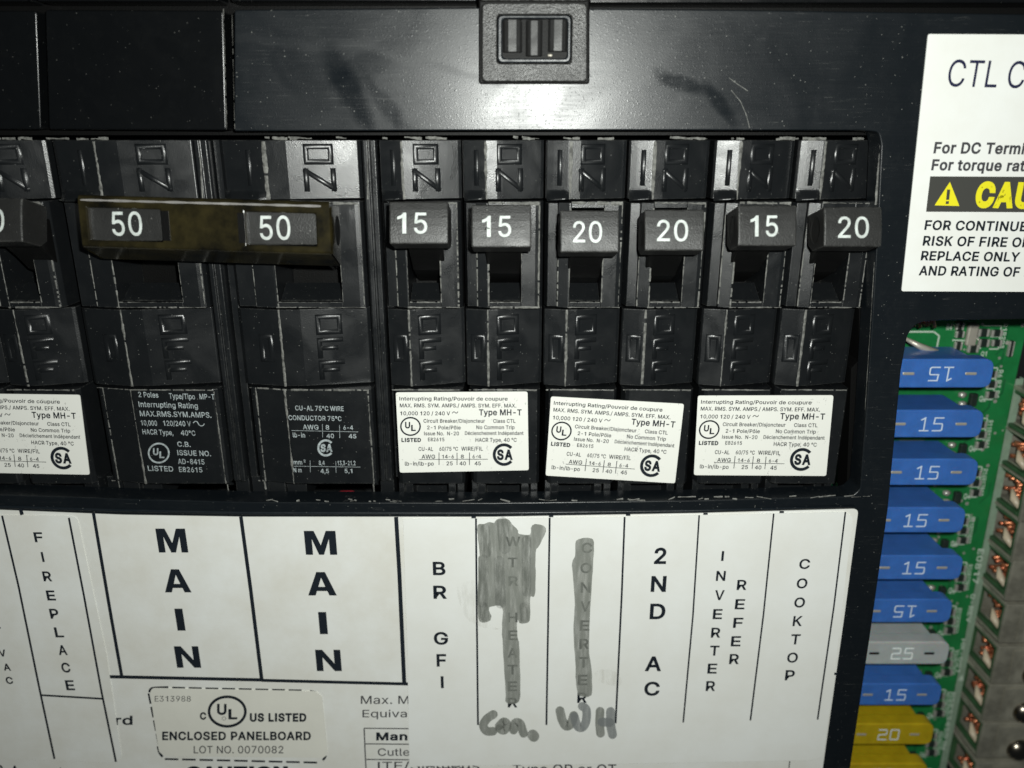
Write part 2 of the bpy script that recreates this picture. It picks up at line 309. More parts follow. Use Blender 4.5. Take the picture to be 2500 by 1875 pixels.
# ------------------------------------------------------------ printed text
GLYPHS = {"'": (103, ['.T/s.P0x.r0x.n/s']), '(': (137, ['.Z/:.Z/M.]/b.`/v.e0/.j0C.p0V.w0i/#0y/+1-/I1-/20O/$/q.|/^.z/K.z/:/#.g/1.5/I-W/+-W.y-q.n./.f.H._.c.[.|']), ')': (137, ['.@-W.X.6.g.h.k/:.j/K.i/^.f/q.V0O.@1-.^1-.f0y.n0i.u0V.{0C/%0//)/v/-/b/./M///:/..|/*.b/$.H.v...k-p.^-W']), ',': (94, ['.@-K.O.Q.r.Q.W-K']), '-': (227, ['/|/M/|/1.g/1.g/M']), '.': (94, ['.^.+.T.,.L.1.G.9.F.A.G.J.L.R.T.W.^.X.f.W.n.R.s.J.u.A.s.9.n.1.f.,']), '/': (125, ['/H1).Q-b.4-b/,1)']), '0': (227, ["/D.*/2.+.}.0.o.9.c.E.W.T.O.g.J.{.F/8.E/R.F/m.J0*.P0>.X0P.c0`.o0l.}0u/20z/D0|/V0z/g0u/u0l0'0`010P090>0?0*0B/m0D/R0B/80?.{09.g01.T0'.E/v.9/g.0/V.+", '/D.F/P.G/[.K/e.R/m.[/t.h/y.v/}/+0$/>0%/R0$/h/}/z/y0//t0>/m0I/e0S/[0Y/P0^/D0`/80^/.0Y/%0S.w0I.q0>.l0/.h/z.e/h.e/R.e/>.h/+.l.v.q.h.w.[/%.R/..K/8.G']), '1': (227, ['.S.-.S.H0<.H0<.-', '/^0x/^.-/=.-/=0Y/<0Y.X0,.X0N/60x']), '2': (227, [".M.-.M.E/H/E/a/a/o/w/s0'/t03/s0?/n0J/f0S/]0Y/P0^/C0`/50^/)0Y.{0Q.s0H.o0<.n0..N0..O0=.R0J.X0V.a0b.j0k.v0r/'0w/50{/C0|/R0{/a0x/m0r/x0k0&0c0.0X030L060@0803060%02/s0./j0(/`/|/T/X/-.z.K.z.I0<.I0<.-"]), '3': (227, ['/@.*/1.+/#.-.p.2.d.8.Y.@.P.J.I.U.E.b.C.p.e.p.g.d.m.Y.v.P/&.K/2.G/@.F/O.G/^.K/i.R/q.[/w.h/y.v/w/)/r/5/j/@/]/H/R/L/F/N/8/O.|/O.|/j/d0Y/d0[.P0[.P0x030x030`/=/_/=/d/O/e/`/c/n/^/{/V0*/M02/B09/60</)0=.v0<.h08.Z02.N0*.C/z.:/n.3/a../P.+']), '4': (227, ['.A.c.A.}/N0x/o0x.d/&.d/$0H/$0H.c', '/a.-/a.k/a.w/a/s0$/s0$.-']), '5': (227, ["/B.*/3.+/%...t.3.i.9._.A.V.K.P.V.M.c.K.o.k.o.n.d.s.Y.{.Q/*.K/5.G/B.F/P.H/^.M/i.V/q.b/v.p/x/$/w///u/8/q/B/h/M/]/V/O/]/@/^/'/Y.w/T.n/N.O/Q.^0x000x000[.y0[.q/k.r/k.{/q/,/v/8/z/F/{/Q/z/]/x/g/t/p/p/y/j0%/c0,/Y02/P06/G0:/<0</10</%0;.p08.a01.S0).G/z.=/n.5/a../Q.+"]), '6': (227, ["/D.*/5.+/'...u.4.j.<.`.F.W.R.Q.a.N.o.M/$.N/0.P/=.U/J.]/Y.f/k.s0#/Q0x/u0x.y/V.w/V/&/d/5/m/H/q/W/p/f/m/r/g/}/`0+/V02/K07/>0:/10;.}0:.m07._01.Q0).F/z.</o.4/b../S.+", '/D.E/R.G/_.L/i.U/q.a/v.n/x.}/v/1/q/>/i/I/_/Q/R/V/D/X/6/V/*/Q.{/I.s/>.n/1.l.}.n.n.s.a.{.U/*.L/6.G']), '7': (227, ['.^.-/v0Y/v0[.L0[.L0x0<0x0<0Y/%.-']), '8': (227, ['/D.*/4.+/%...r.3.f.:.Z.B.R.L.L.W.H.d.G.r.H.|.J/+.N/5.U/A.a/L.m/S.z/W.z/X.o/^.e/e.[/n.U/y.Q0*.P07.Q0D.U0O.Z0Z.c0d.l0l.w0s/(0x/60{/D0|/S0{/a0x/m0s/x0l0&0d0.0Z030O070D0807070*03/y0-/n0$/e/v/^/j/X/j/W/x/S0)/L03/A0;/50>/+0A.|0A.r0@.d0<.W06.L0..B0$.:/r.3/e../U.+', "/D.F/T.G/b.K/m.R/u.[/{.g/|.s/{/&/u/1/m/;/a/B/S/G/D/I/5/G/(/B.w/;.o/1.i/&.h.s.i.g.n.[.w.R/'.K//.H/9.F", '/D/e/Q/f/]/j/f/q/n/y/r0)/t05/r0A/n0K/g0S/^0Z/Q0_/D0`/70_/,0Z.}0S.v0K.r0A.p05.r0).v/y.}/q/,/j/7/f']), '9': (227, ["/D0|/S0{/b0w/o0q/z0i0)0_010R070E0:060;0&0;/u08/h03/Z0-/K0#/:/r/'/7.-.o.-/k/O/n/O/d/B/S/8/@/4/1/5/$/9.s/>.h/E._/O.V/Y.Q/g.N/u.M0).N08.Q0F.W0S.`0`.j0i.u0q/'0w/50{", '/D0`/60^/*0X.{0P.s0E.n08.m0).n/u.s/h.{/]/*/T/6/N/D/M/R/N/_/T/i/]/q/g/v/t/x0(/v07/q0E/j0P/_0X/R0^']), ':': (94, ['.^.+.T.,.L.1.G.9.F.A.G.J.L.R.T.W.^.X.f.W.n.R.s.J.u.A.s.9.n.1.f.,', ".^/Z.T/].L/b.G/i.F/r.G/{.L0'.T0,.^0..f0,.n0'.s/{.u/r.s/i.n/b.f/]"]), 'A': (240, ['.5.-/80x/^0x0a.-0?.-/d/k/W03/G0i/N0i/=02/2/k.X.-', '.e.u.e/602/602.u']), 'B': (228, ['.K.-.K0x/L0x/]0w/l0t/x0o0(0i010`070V0<0K0?0@0@040?0%0:/t04/j0+/c/q/X/q/V0#/T0//N09/E0B/90F//0I/$0J.r0I.f0F.Y0A.N0:.E01.=0%.6/r.1/b../N.-', '.l.J/M.J/`.K/n.O/y.U0%.^0).h0+.r0)/$0$///w/9/m/@/`/E/O/F.l/F', ".l/c/J/c/W/d/d/h/n/o/v/w/z0'/|03/{0>/w0G/p0O/g0V/Z0Z/K0[.l0["]), 'C': (255, ["/Y.*/D.+/0.1.y.9.i.F.[.U.P.h.H.|.C/8.A/R.C/m.H0).P0>.[0P.i0`.y0l/00u/D0z/Y0|/f0{/r0y0#0v0.0r080l0B0f0K0^0R0T0Y0J0_0?0d040f0'0E0'0A030<0>0,0O/r0Y/Y0^/J0]/<0X//0Q/#0H.u0=.l0/.g/z.c/h.b/R.c/>.g/+.m.v.u.i/#.]//.S/<.M/J.I/Y.G/r.K0,.U0<.g0E/#0f/#0d.r0_.f0Y.Z0R.Q0K.H0B.@09.90..40#.//s.,/f.*"]), 'D': (251, ['/@.-.^.-.^.J/>.J/R.K/d.O/s.U0$._0/.k06.y0</-0?/?0A/S0?/g0</y070-0/0;0%0F/t0O/e0V/T0Z/A0[.]0[.]0x/D0x/[0w/q0r0)0i090^0G0N0R0=0Z0(0_/m0a/S0_/90Y/#0R.i0G.W09.H0(.</p.4/Y./', '.l0x.l.-.K.-.K0x']), 'E': (209, ['.K.-.K0x030x030[.l0[.l/c0+/c0+/E.l/E.l.J05.J05.-']), 'F': (205, ['.K.-.K0x020x020[.l0[.l/_0&/_0&/B.l/B.l.-']), 'G': (260, ["/Y.*/D.+/0.1.y.:.i.F.Z.U.P.h.H.|.C/9.A/R.C/m.H0).P0>.Z0P.i0`.x0l//0u/C0z/W0|/f0{/r0y0#0v0.0q090l0C0e0K0]0S0S0Z0I0`0?0d030g0'0E0'0;0>0+0N/r0Y/X0^/I0]/;0X//0Q/#0H.t0=.l0/.g/z.c/h.b/R.c/>.g/+.m.v.u.i/$.]//.S/<.M/J.I/Y.G/h.H/u.L0%.Q00.X08.a0?.l0D.x0G/*0H/80R/7/a/7/a/S0i/S0i/70g/#0c.l0Z.Z0P.L0D.@05.60%.//n.+"]), 'H': (258, ['.K.-.K0x.l0x.l/d0=/d0=0x0^0x0^.-0=.-0=/G.l/G.l.-']), 'I': (150, ['.=.-.=.J.i.J.i0[.=0[.=0x/Z0x/Z0[/.0[/..J/Z.J/Z.-']), 'J': (198, ['/0.*.u.,.c.2.S.=.G.L.@.`.>.w.>/)._/)._.w.`.h.d.].k.R.t.K/#.G/0.F/<.G/F.K/O.R/V.]/Z.h/[.w/[0x/|0x/|.w/z.`/s.L/g.=/W.2/D.,']), 'K': (233, ['.b.w.b/?.t/V/*/l/=0%0/0x0Y0x/G/^/E/^', '.K.-.K0x.l0x.l/{.l/C.l/4.l.-', '03.-/1/U/E/o0Y.-']), 'L': (196, ['.K.-.K0x.l0x.l.J0..J0..-']), 'M': (314, ['.K.-.K0x.z0x/_/1/d.}/j.k/p.W/u.E/n.E/s.V/y.k0$.}0)/10h0x1;0x1;.-0v.-0v/e0v/w0w010w0H0w0_0z0_0s0F0k0.0d/u0^/e0$.-/c.-/(/e/#/t.v0..o0E.f0_.i0_.j0I.j03.k/x.k/e.k.-']), 'N': (262, ['.K.-.K0x.r0x0%/.0..y0;.c0H.H0C.H0A.d0A.}0@/40@0x0b0x0b.-0:.-/8/e/,/y.x08.d0[.j0].k09.l/x.l/e.l.-']), 'O': (267, ["/X.*/C.+/0.1.y.9.i.F.[.U.P.h.H.|.C/8.A/R.C/m.H0).P0>.[0P.i0`.y0l/00u/C0z/X0|/o0z0'0u090l0I0`0V0P0b0>0j0)0o/m0q/R0o/80j.|0b.h0V.U0I.F09.90'.1/o.+", '/X.G/h.I/v.M0(.S03.]0=.h0E.v0K/+0O/=0P/R0O/h0K/z0E0/0=0=030H0(0Q/v0X/h0]/X0^/J0]/<0X//0Q/$0H.u0=.m0/.g/z.c/h.b/R.c/=.g/+.m.v.u.h/$.]//.S/<.M/J.I']), 'P': (222, [".K.-.K0x/I0x/[0w/l0t/z0n0+0f040[0<0P0A0C0D060E0'0D/s0A/e0</X04/L0+/C/z/;/l/5/[/1/I/0.e/0.e/L/G/L/T/M/_/O/i/S/s/[/{/g0$/t0%0'0$05/{0B/s0L/h0T/_0X/T0Z/G0[.l0[.l.-"]), 'Q': (267, ['/N/#/p/#02.W09.M0d-p0A-p0&.:/z.D', "/X.*/C.+/0.1.y.9.i.F.[.U.P.h.H.|.C/8.A/R.C/m.H0).P0>.[0P.i0`.y0l/00u/C0z/X0|/o0z0'0u090l0I0`0V0P0b0>0j0)0o/m0q/R0o/80j.|0b.h0V.U0I.F09.90'.1/o.+", '/X.G/h.I/v.M0(.S03.]0=.h0E.v0K/+0O/=0P/R0O/h0K/z0E0/0=0=030H0(0Q/v0X/h0]/X0^/J0]/<0X//0Q/$0H.u0=.m0/.g/z.c/h.b/R.c/=.g/+.m.v.u.h/$.]//.S/<.M/J.I']), 'R': (224, ['.K.-.K0x/I0x/[0w/m0t/{0n0+0g050]0<0R0A0E0E080F0)0E/u0A/h0</[05/P0+/G/z/@/l/:/[/7/I/6.^/6.^/S/H/S/T/S/`/U/i/X/t/a/{/j0$/v0&0)0$07/{0C/s0M/i0U/`0X/T0Z/G0[.l0[.l.-', '0*.-/F/F/k/F0O.-']), 'S': (223, ["/C.)/1.*.|.-.n.2.a.8.V.A.M.K.F.W.B.d.@.r.b.r.e.e.l.Y.u.P/&.J/4.G/C.F/N.F/X.H/c.K/o.R/y.[0$.g0&.t0$/$/z/,/r/3/h/9/M/B///K.v/Q.f/Z.X/e.O/p.I0#.G03.H0A.L0N.R0Y.[0d.g0l.s0s/&0x/40{/E0|/U0{/e0x/r0s0#0l0-0d060Y0<0N0@0C0A06/}06/z0B/t0L/k0T/`0Z/R0^/C0_/40^/'0Y.w0S.n0J.i0@.h05.j0).o/{.x/t/(/n/=/g/W/`/p/W0,/J06/A0>/60B/-0D/#0E.s0D.f0@.X0:.M02.B0'.:/v.2/g.-/U.*"]), 'T': (224, ['.=0[.=0x0I0x0I0[/S0[/S.-/3.-/30[']), 'U': (259, ["/T.)/A.*/0...{.5.m.>.b.H.W.U.Q.d.L.t.K/*.K0x.l0x.l/,.m.{.p.p.t.g.{.^/'.U/1.O/;.J/G.H/T.G/c.H/o.J/y.O0(.U0/.^05.g0:.p0<.{0=/,0=0x0_0x0_/*0].t0X.d0Q.U0H.H0<.>0/.5/z../i.*"]), 'V': (240, ['/9.-.50x.W0x/3/:/?.s/O.</H.</X.s/e/:0>0x0a0x/_.-']), 'W': (343, ['.|.-.50x.V0x/%/5/+.w/0.]/5.A/2.A/7.]/=.w/C/5/m0x070x0a/50g.w0m.]0s.A0n.A0s.]0y.w1$/51M0x1o0x1(.-0^.-01/u0)0=/|0g0(0g/{0>/s/u/F.-']), 'X': (237, ['.6.-/@/b/@/I.<0x.b0x/,0A/90./C/x/M/f/G/f/Q/x/[0./i0A040x0X0x/T/J/T/c0^.-08.-/f.o/Y/&/P/5/F/G/M/G/D/5/:/&/..o.[.-']), 'Y': (236, ['/9.-/9/;.50x.[0x/30%/B/f/P/F/C/F/Q/f/`0%080x0^0x/Y/;/Y.-']), 'Z': (219, [".B.-.B.D/]0:/m0P0#0h0'0]/c0[/B0[.A0[.A0x0?0x0?0a/'.n.q.U._.>.Z.H.z.I/>.J0A.J0A.-"]), 'a': (195, ['/#.).r.).g.,.]./.S.5.K.;.E.C.@.M.=.W.<.d.>.s.C/#.J/-.T/4.m/</,/A/H/D/X/H/[/L/^/R/^/S/]/_/X/h/S/p/K/u/A/x/5/y/(/x.y/u.i/j.`/].A/f.G/p.M/y.T0&.^0,.g01.p05.{07/*09/409/J07/c0-/m0%/u/t/y/j/|/_/|/Q/|.-/^.-/^.G/[.G/Q.9/?../2.*', "/(.D/8.E/E.J/O.R/W.]/[.g/^.s/^/2/U/./G/+/7/)/+/'.q.}.h.y.b.t.].l.[.b.].X.a.Q.g.K.o.G"]), 'b': (212, ['/F.)/6.*/)./.s.=.i.J.f.J.f.-.G.-.G0x.g0x.g/t.i/t.s0&/)03/508/F09/U08/d04/p0-/|0$0*/t02/f08/V0;/D0</10;.y08.h02.W0*.J/|.>/q.5/d../U.*', '/A.D/L.E/V.I/`.N/g.U/m.^/r.h/u.t/w/%/x/2/w/?/u/K/r/V/m/`/g/i/`/p/V/u/L/x/A/y/6/x/,/u/$/p.w/i.q/a.l/V.i/K.g/?.f/2.g/$.i.s.m.h.q.^.w.T/$.M/,.H/6.E']), 'c': (198, ['/;.)/*.*.v...h.5.[.>.Q.J.I.X.C.h.?.y.>/1.?/D.C/U.I/f.Q/s.[0$.h0-.v04/*08/;09/U06/m0+0#/u0./^/k/V/e/e/Z/o/L/v/;/y///x/$/u.w/o.o/h.i/_.d/T.a/I._/=.^/1._/$.a.t.d.i.i._.o.U.w.N/$.I//.E/;.D/L.G/Z.N/f.Y/l.i0..a0*.T0$.I/m.8/U.-']), 'd': (212, ['/5.)/%.*.r...f.5.Y.>.P.J.H.W.C.h.?.y.>/1.?/D.C/V.H/f.P/t.Z0$.f0-.s04/&08/509/E08/Q03/d0&/m/t/o/t/o0x030x03.-/p.-/p.J/m.J/c.=/Q.//E.*', '/9.D/D.E/N.H/W.M/_.T/e.^/j.h/m.s/o/$/p/2/o/?/m/K/j/V/e/a/_/i/W/p/N/u/D/x/9/y/./x/$/u.v/p.o/i.i/`.d/V.a/K._/?.^/2._/%.a.t.d.h.i.^.o.U.w.N/$.I/..E']), 'e': (202, ['/=.)/+.*.w...h.5.[.>.Q.J.I.W.C.h.?.y.>/0.?/C.C/T.I/e.Q/s.[0#.h0-.u04/)08/:09/D09/N07/X04/b00/k0*/t0#/{/v0&/l0,/a0//S02/D03/403/(.R/(.R/A/}/A/o/8/n/D/l/O/i/Y/a/g/V/q/I/w/:/y///x/%/u.w/q.l/g.d/Z.`/L.^/<.^/,._.y.a.n.e.c.k.Y.q.R.z.L/(.G/2.E/=.D/R.G/c.Q/m.c0/.Z0*.M/|.A/t.:/k.4/a.//U.,/J.*']), 'f': (127, ['/E07/E/x.0/x.007', ".U.-.U0Q.W0a.^0m.g0v.r0}/#1'/11(/B1&/L1#/E0d/>0f/40g/(0e.{0`.v0V.u0J.u.-"]), 'g': (213, ['/:-</--<.|->.q-A.c-H.V-P.M-Z.F-e.a-t.k-g.{-[/,-W/:-V/I-X/U-[/a-b/i-k/n-w/p.*/p.O/m.O/c.B/Q.5/E.1/4.//&.1.s.4.f.:.Z.C.P.M.I.Z.C.j.?.{.>/3.?/E.C/V.H/g.P/t.Z0$.f0-.s04/&08/509/E08/R03/d0&/n/s/q/s/q07030703.)02-t0.-g0(-Z/{-Q/q-I/e-C/W-?/I-=', "/9.K/D.K/N.N/W.S/b.]/j.k/m.u/p/&/p/3/p/@/m/L/j/W/e/a/_/j/W/p/N/u/E/x/9/y/./x/$/u.w/p.o/i.i/a.d/V.a/K._/@.^/3._/'.a.v.d.k.l.^.w.S/$.N/..K"]), 'h': (205, ['.g/D.g.-.G.-.G0x.g0x.g/d.a/d.h/s.p0%.z0./*04/708/E09/Q08/]06/h01/q0+/x0#0#/t0(/i0+/Z0,/K0,.-/h.-/h/I/g/V/c/c/[/l/S/s/H/w/</y///w/#/s.u/k.m/a.h/T']), 'i': (83, ['.G.-.G07.g07.g.-', '.W0V.O0X.H0].C0d.B0l.C0s.H0z.O1#.W1%.`1#.g0z.l0s.m0l.l0d.g0].`0X']), 'j': (83, ['.G07.g07.g-y.f-n.d-d.a-Z.X-O.M-F.E-C.:-@./-@.(-@.(-]..-].9-^.A-d.F-m.G-y', '.W0V.O0X.H0].C0d.A0l.C0s.H0z.O1#.W1%.`1#.g0z.k0s.m0l.k0d.g0].`0X']), 'k': (190, ['.e.r.e/=.j/=/b070-07///7/,/7', '.G.-.G0x.g0x.g.-', '/g.-.x/0/3/E03.-']), 'l': (95, ['.t.,.f.-.Z.1.R.7.L.@.H.J.G.W.G0x.g0x.g._.h.S.j.L.o.H.w.G/#.G/(.H/-../$.-']), 'm': (305, [".G.-.G07.f07.f/h.d/h.i/v.p0&.y0//)05/509/A0:/N09/Y04/d0-/k0$/q/t/t/g/p/g/u/t/}0%0+0.07040E090S0:0_090i070s030{0-1'0&1-/x12/n15/a15/S15.-0r.-0r/R0q/_0m/i0f/p0Y/w0J/y0>/x04/t0,/m0&/e/}/Z/|/O/|.-/].-/]/U/Y/d/Q/p/F/w/7/y/,/x.}/t.t/n.m/e.h/X.g/J.g.-"]), 'n': (205, ['.g/D.g.-.G.-.G07.f07.f/d.a/d.h/s.p0%.z0./*04/708/E09/Q08/]06/g01/p0+/x0#0#/t0(/i0+/Z0,/K0,.-/h.-/h/I/g/V/c/c/[/l/S/s/H/w/</y///w/#/s.u/k.m/a.h/T']), 'o': (208, ['/;.)/*.*.v...h.5.[.>.Q.J.I.X.C.h.?.y.>/1.?/D.C/U.I/f.Q/s.[0$.h0-.v04/*08/;09/K08/[04/i0-/u0$0$/s0-/f03/U06/D08/106.y03.h0-.X0$.J/u.>/i.5/[../K.*', '/;.D/G.E/Q.I/Z.N/c.U/i._/n.i/q.t/s/$/t/1/s/=/q/I/n/T/i/_/c/h/Z/o/Q/u/G/x/;/y///x/$/u.w/o.o/h.i/_.d/T.a/I._/=.^/1._/$.a.t.d.i.i._.o.U.w.N/$.I//.E']), 'p': (212, ['.G-@.G07.f07.f/t.i/t.s0&/)03/508/F09/U08/d04/p0-/|0$0*/t02/f08/V0;/D0</10;.y08.h02.W0*.J/|.>/q.5/d../U.*/F.)/6.*/)./.s.=.i.J.g.J.g-@', '/A.D/L.E/V.I/`.N/g.U/m.^/r.h/u.t/w/%/x/2/w/?/u/K/r/V/m/`/g/i/`/p/V/u/L/x/A/y/6/x/,/u/$/p.w/i.q/a.l/V.i/K.g/?.f/2.g/$.i.s.m.h.q.^.w.T/$.M/,.H/6.E']), 'q': (212, ['03-@/o-@/o.J/m.J/c.=/Q.//E.*/5.)/%.*.r...f.5.Y.>.P.J.H.W.C.h.?.y.>/1.?/D.C/V.H/f.P/t.Z0$.f0-.s04/&08/509/E08/Q03/d0&/m/t/p/t/p070307', '/9.D/D.E/N.H/W.M/_.T/e.^/j.h/m.s/o/$/p/2/o/?/m/K/j/V/e/a/_/i/W/p/N/u/D/x/9/y/./x/$/u.v/p.o/i.i/`.d/V.a/K._/?.^/2._/%.a.t.d.h.i.^.o.U.w.N/$.I/..E']), 'r': (130, ['.G.-.G07.f07.f/t.h/t.o0&.z01/(05/308/>09/F09/M09/M/u/F/v/:/w/./u/#/q.t/k.m/b.h/V.g/I.g.-']), 's': (182, ['/..).|.*.q.+.f./.[.3.S.9.L.@.F.H.B.R.?.].].c.c.U.l.K.y.F/..D/:.E/D.G/M.L/V.U/Y.a/W.j/R.r/I.x/=.|.y/(.i/-.[/3.Q/;.J/D.F/O.D/].E/g.H/q.N/z.T0&.^0-.h02.s06/$08/109/=09/H07/R03/`0,/i0#/q/r/v/e/Y/_/T/i/L/r/A/x/1/z.|/x.o/r.g/j.d/_.f/T.l/M.v/G/)/B/F/</V/7/c/0/m/)/t.z/x.p/z.c/y.X/u.N/p.E/i.=/`.6/U.0/I.,/<.*']), 't': (114, ['/907/9/x.0/x.007', ".M0f.m0f.m._.n.S.r.L.y.G/(.F/0.G/8.H/>../3.,/'.+.s.,.f.1.[.8.S.A.O.M.M.["]), 'u': (205, ['/..*.}.+.r...g.2.^.9.V.A.P.J.K.V.H.d.G.s.G07.g07.g.v.h.h.l.].r.R.{.L/+.G/7.F/D.H/P.L/Y.S/b.^/f.k/h.z/h070,070,.-/i.-/i.[/n.[/g.K/_.?/T.5/H.//<.,']), 'v': (195, ['/$.-.607.W07/&.|/0.X/:.7//.7/8.X/C.|/l070307/D.-']), 'w': (284, ['.s.-.807.Y07.q/>.{.r/+.B/%.B/0.q/:/>/Q07/r070./>08.r0B.B0=.B0G.r0R/>0j071/070P.-01.-/s/)/l/C/e/`/^/}/e/}/^/`/V/C/O/)/6.-']), 'x': (189, [".7.-/)/@/)/).;07.`07.x/m/-/R/;/:/+/:/8/R/H/m/a070)07/;/'/;/>0,.-/c.-/F.X/7.r/)/./9/./,.r.x.X.[.-"]), 'y': (195, ['.E-B.L-].Q-[.b-[.i-^.o-c.u-k.y-v/$.,.607.W07/&.|/0.X/:.7//.7/8.X/C.|/m070307/9-k/+-Q/#-I.t-C.h-@.[->.M-?']), 'z': (190, ['.B.-.B.D/R/t/R/u.E/u.E07/z07/z/y.m.K.m.I/}.I/}.-']), '°': (158, ['.}/b.n/c.`/i.T/r.J0#.D01.C0@.C0J.F0T.J0^.T0j.`0s.n0x.}0z/10x/?0s/K0j/T0^/X0T/[0J/[0@/Y01/T0#/K/r/?/i/1/c', '.}/{/+/|/20$/>00/A07/B0@/A0H/>0P/20[/+0`.}0a.u0`.m0[.b0P.^0H.]0@.^07.b00.m0$.u/|']), 'é': (202, ['/=.)/+.*.w...h.5.[.>.Q.J.I.W.C.h.?.y.>/0.?/C.C/T.I/e.Q/s.[0#.h0-.u04/)08/:09/D09/N07/X04/b00/k0*/t0#/{/v0&/l0,/a0//S02/D03/403/(.R/(.R/A/}/A/o/8/n/D/l/O/i/Y/a/g/V/q/I/w/:/y///x/%/u.w/q.l/g.d/Z.`/L.^/<.^/,._.y.a.n.e.c.k.Y.q.R.z.L/(.G/2.E/=.D/R.G/c.Q/m.c0/.Z0*.M/|.A/t.:/k.4/a.//U.,/J.*', '/+0O/C1(/f1(/E0O']), 'ô': (208, ['/;.)/*.*.v...h.5.[.>.Q.J.I.X.C.h.?.y.>/1.?/D.C/U.I/f.Q/s.[0$.h0-.v04/*08/;09/K08/[04/i0-/u0$0$/s0-/f03/U06/D08/106.y03.h0-.X0$.J/u.>/i.5/[../K.*', '/;.D/G.E/Q.I/Z.N/c.U/i._/n.i/q.t/s/$/t/1/s/=/q/I/n/T/i/_/c/h/Z/o/Q/u/G/x/;/y///x/$/u.w/o.o/h.i/_.d/T.a/I._/=.^/1._/$.a.t.d.i.i._.o.U.w.N/$.I//.E', '.}0S._0S._0T/,1(/I1(/r0T/r0S/S0S/;0r']), ' ': (94, [])}
_A = ''.join(chr(i) for i in range(35, 127) if chr(i) != '\\')
def fill(cs):
    """flat faces of closed outlines, holes left open"""
    c = bpy.data.curves.new('f', 'CURVE'); c.dimensions = '2D'; c.fill_mode = 'BOTH'
    for k in cs:
        sp = c.splines.new('POLY'); sp.points.add(len(k) - 1); sp.use_cyclic_u = True
        for p, q in zip(sp.points, k): p.co = (q[0], q[1], 0, 1)
    o = bpy.data.objects.new('f', c); S.collection.objects.link(o)
    me = bpy.data.meshes.new_from_object(o.evaluated_get(bpy.context.evaluated_depsgraph_get()))
    r = ([tuple(v.co[:2]) for v in me.vertices], [tuple(p.vertices) for p in me.polygons])
    bpy.data.objects.remove(o); bpy.data.curves.remove(c); bpy.data.meshes.remove(me); return r
def _dec(t):
    n = [(_A.index(t[i]) * 90 + _A.index(t[i + 1]) - 1000) / 500 for i in range(0, len(t), 2)]
    return list(zip(n[::2], n[1::2]))
_gc = {}
_H = max(b for a, b in _dec(GLYPHS['H'][1][0]))
OVER = {'I': (.22, [[(.075, 0), (.145, 0), (.145, _H), (.075, _H)]]),
        'K': (.466, [[(.06, 0), (.125, 0), (.125, .185), (.19, .255), (.365, 0), (.448, 0), (.236, .302), (.437, _H), (.352, _H), (.125, .272), (.125, _H), (.06, _H)]]),
        '1': (.46, [[(.22, 0), (.31, 0), (.31, _H), (.25, _H), (.19, _H * .88), (.09, _H * .80), (.09, _H * .69), (.16, _H * .72), (.22, _H * .77)]]),
        '4': (.47, [[(.28, 0), (.36, 0), (.36, _H * .23), (.44, _H * .23), (.44, _H * .34), (.36, _H * .34), (.36, _H), (.285, _H), (.025, _H * .36), (.025, _H * .23), (.28, _H * .23)], [(.10, _H * .34), (.28, _H * .79), (.28, _H * .34)]])}
HEAVY = {'M': [[(0, 0), (0, 1), (.31, 1), (.5, .40), (.69, 1), (1, 1), (1, 0), (.77, 0), (.77, .66), (.58, 0), (.42, 0), (.23, .66), (.23, 0)]],
         'A': [[(0, 0), (.35, 1), (.65, 1), (1, 0), (.74, 0), (.68, .19), (.32, .19), (.26, 0)], [(.38, .37), (.5, .76), (.62, .37)]],
         'I': [[(0, 0), (0, 1), (1, 1), (1, 0)]], 'N': [[(0, 0), (0, 1), (.28, 1), (.73, .36), (.73, 1), (1, 1), (1, 0), (.72, 0), (.27, .64), (.27, 0)]]}
def glyph(ch):
    """filled outline of one letter: contours, points, triangles, advance"""
    if ch in _gc: return _gc[ch]
    adv, cs = GLYPHS[ch]; cs = [_dec(c) for c in cs]
    if ch in OVER: adv, cs = OVER[ch][0] * 500, OVER[ch][1]
    area = lambda c: sum(c[i - 1][0] * c[i][1] - c[i][0] * c[i - 1][1] for i in range(len(c)))
    def inside(p, c):
        r = False
        for i in range(len(c)):
            (x1, y1), (x2, y2) = c[i - 1], c[i]
            if (y1 > p[1]) != (y2 > p[1]) and p[0] < (x2 - x1) * (p[1] - y1) / (y2 - y1) + x1: r = not r
        return r
    pts, tri = [], []
    if cs:          # overlapping strokes of a letter are filled one by one, each a hair above the last
        sg = area(max(cs, key=lambda c: abs(area(c)))) > 0
        outer = [c for c in cs if (area(c) > 0) == sg]; holes = [c for c in cs if (area(c) > 0) != sg]
        for k, c in enumerate(outer):
            v, f = fill([c] + [h for h in holes if inside(h[0], c)]); n = len(pts)
            pts += [(a, b, .25 * k) for a, b in v]; tri += [tuple(n + i for i in t) for t in f]
    _gc[ch] = (cs, pts, tri, adv / 500); return _gc[ch]
def caph(): return glyph('H')[1][0][1] if False else max(p[1] for p in glyph('H')[1])
_tc = {}
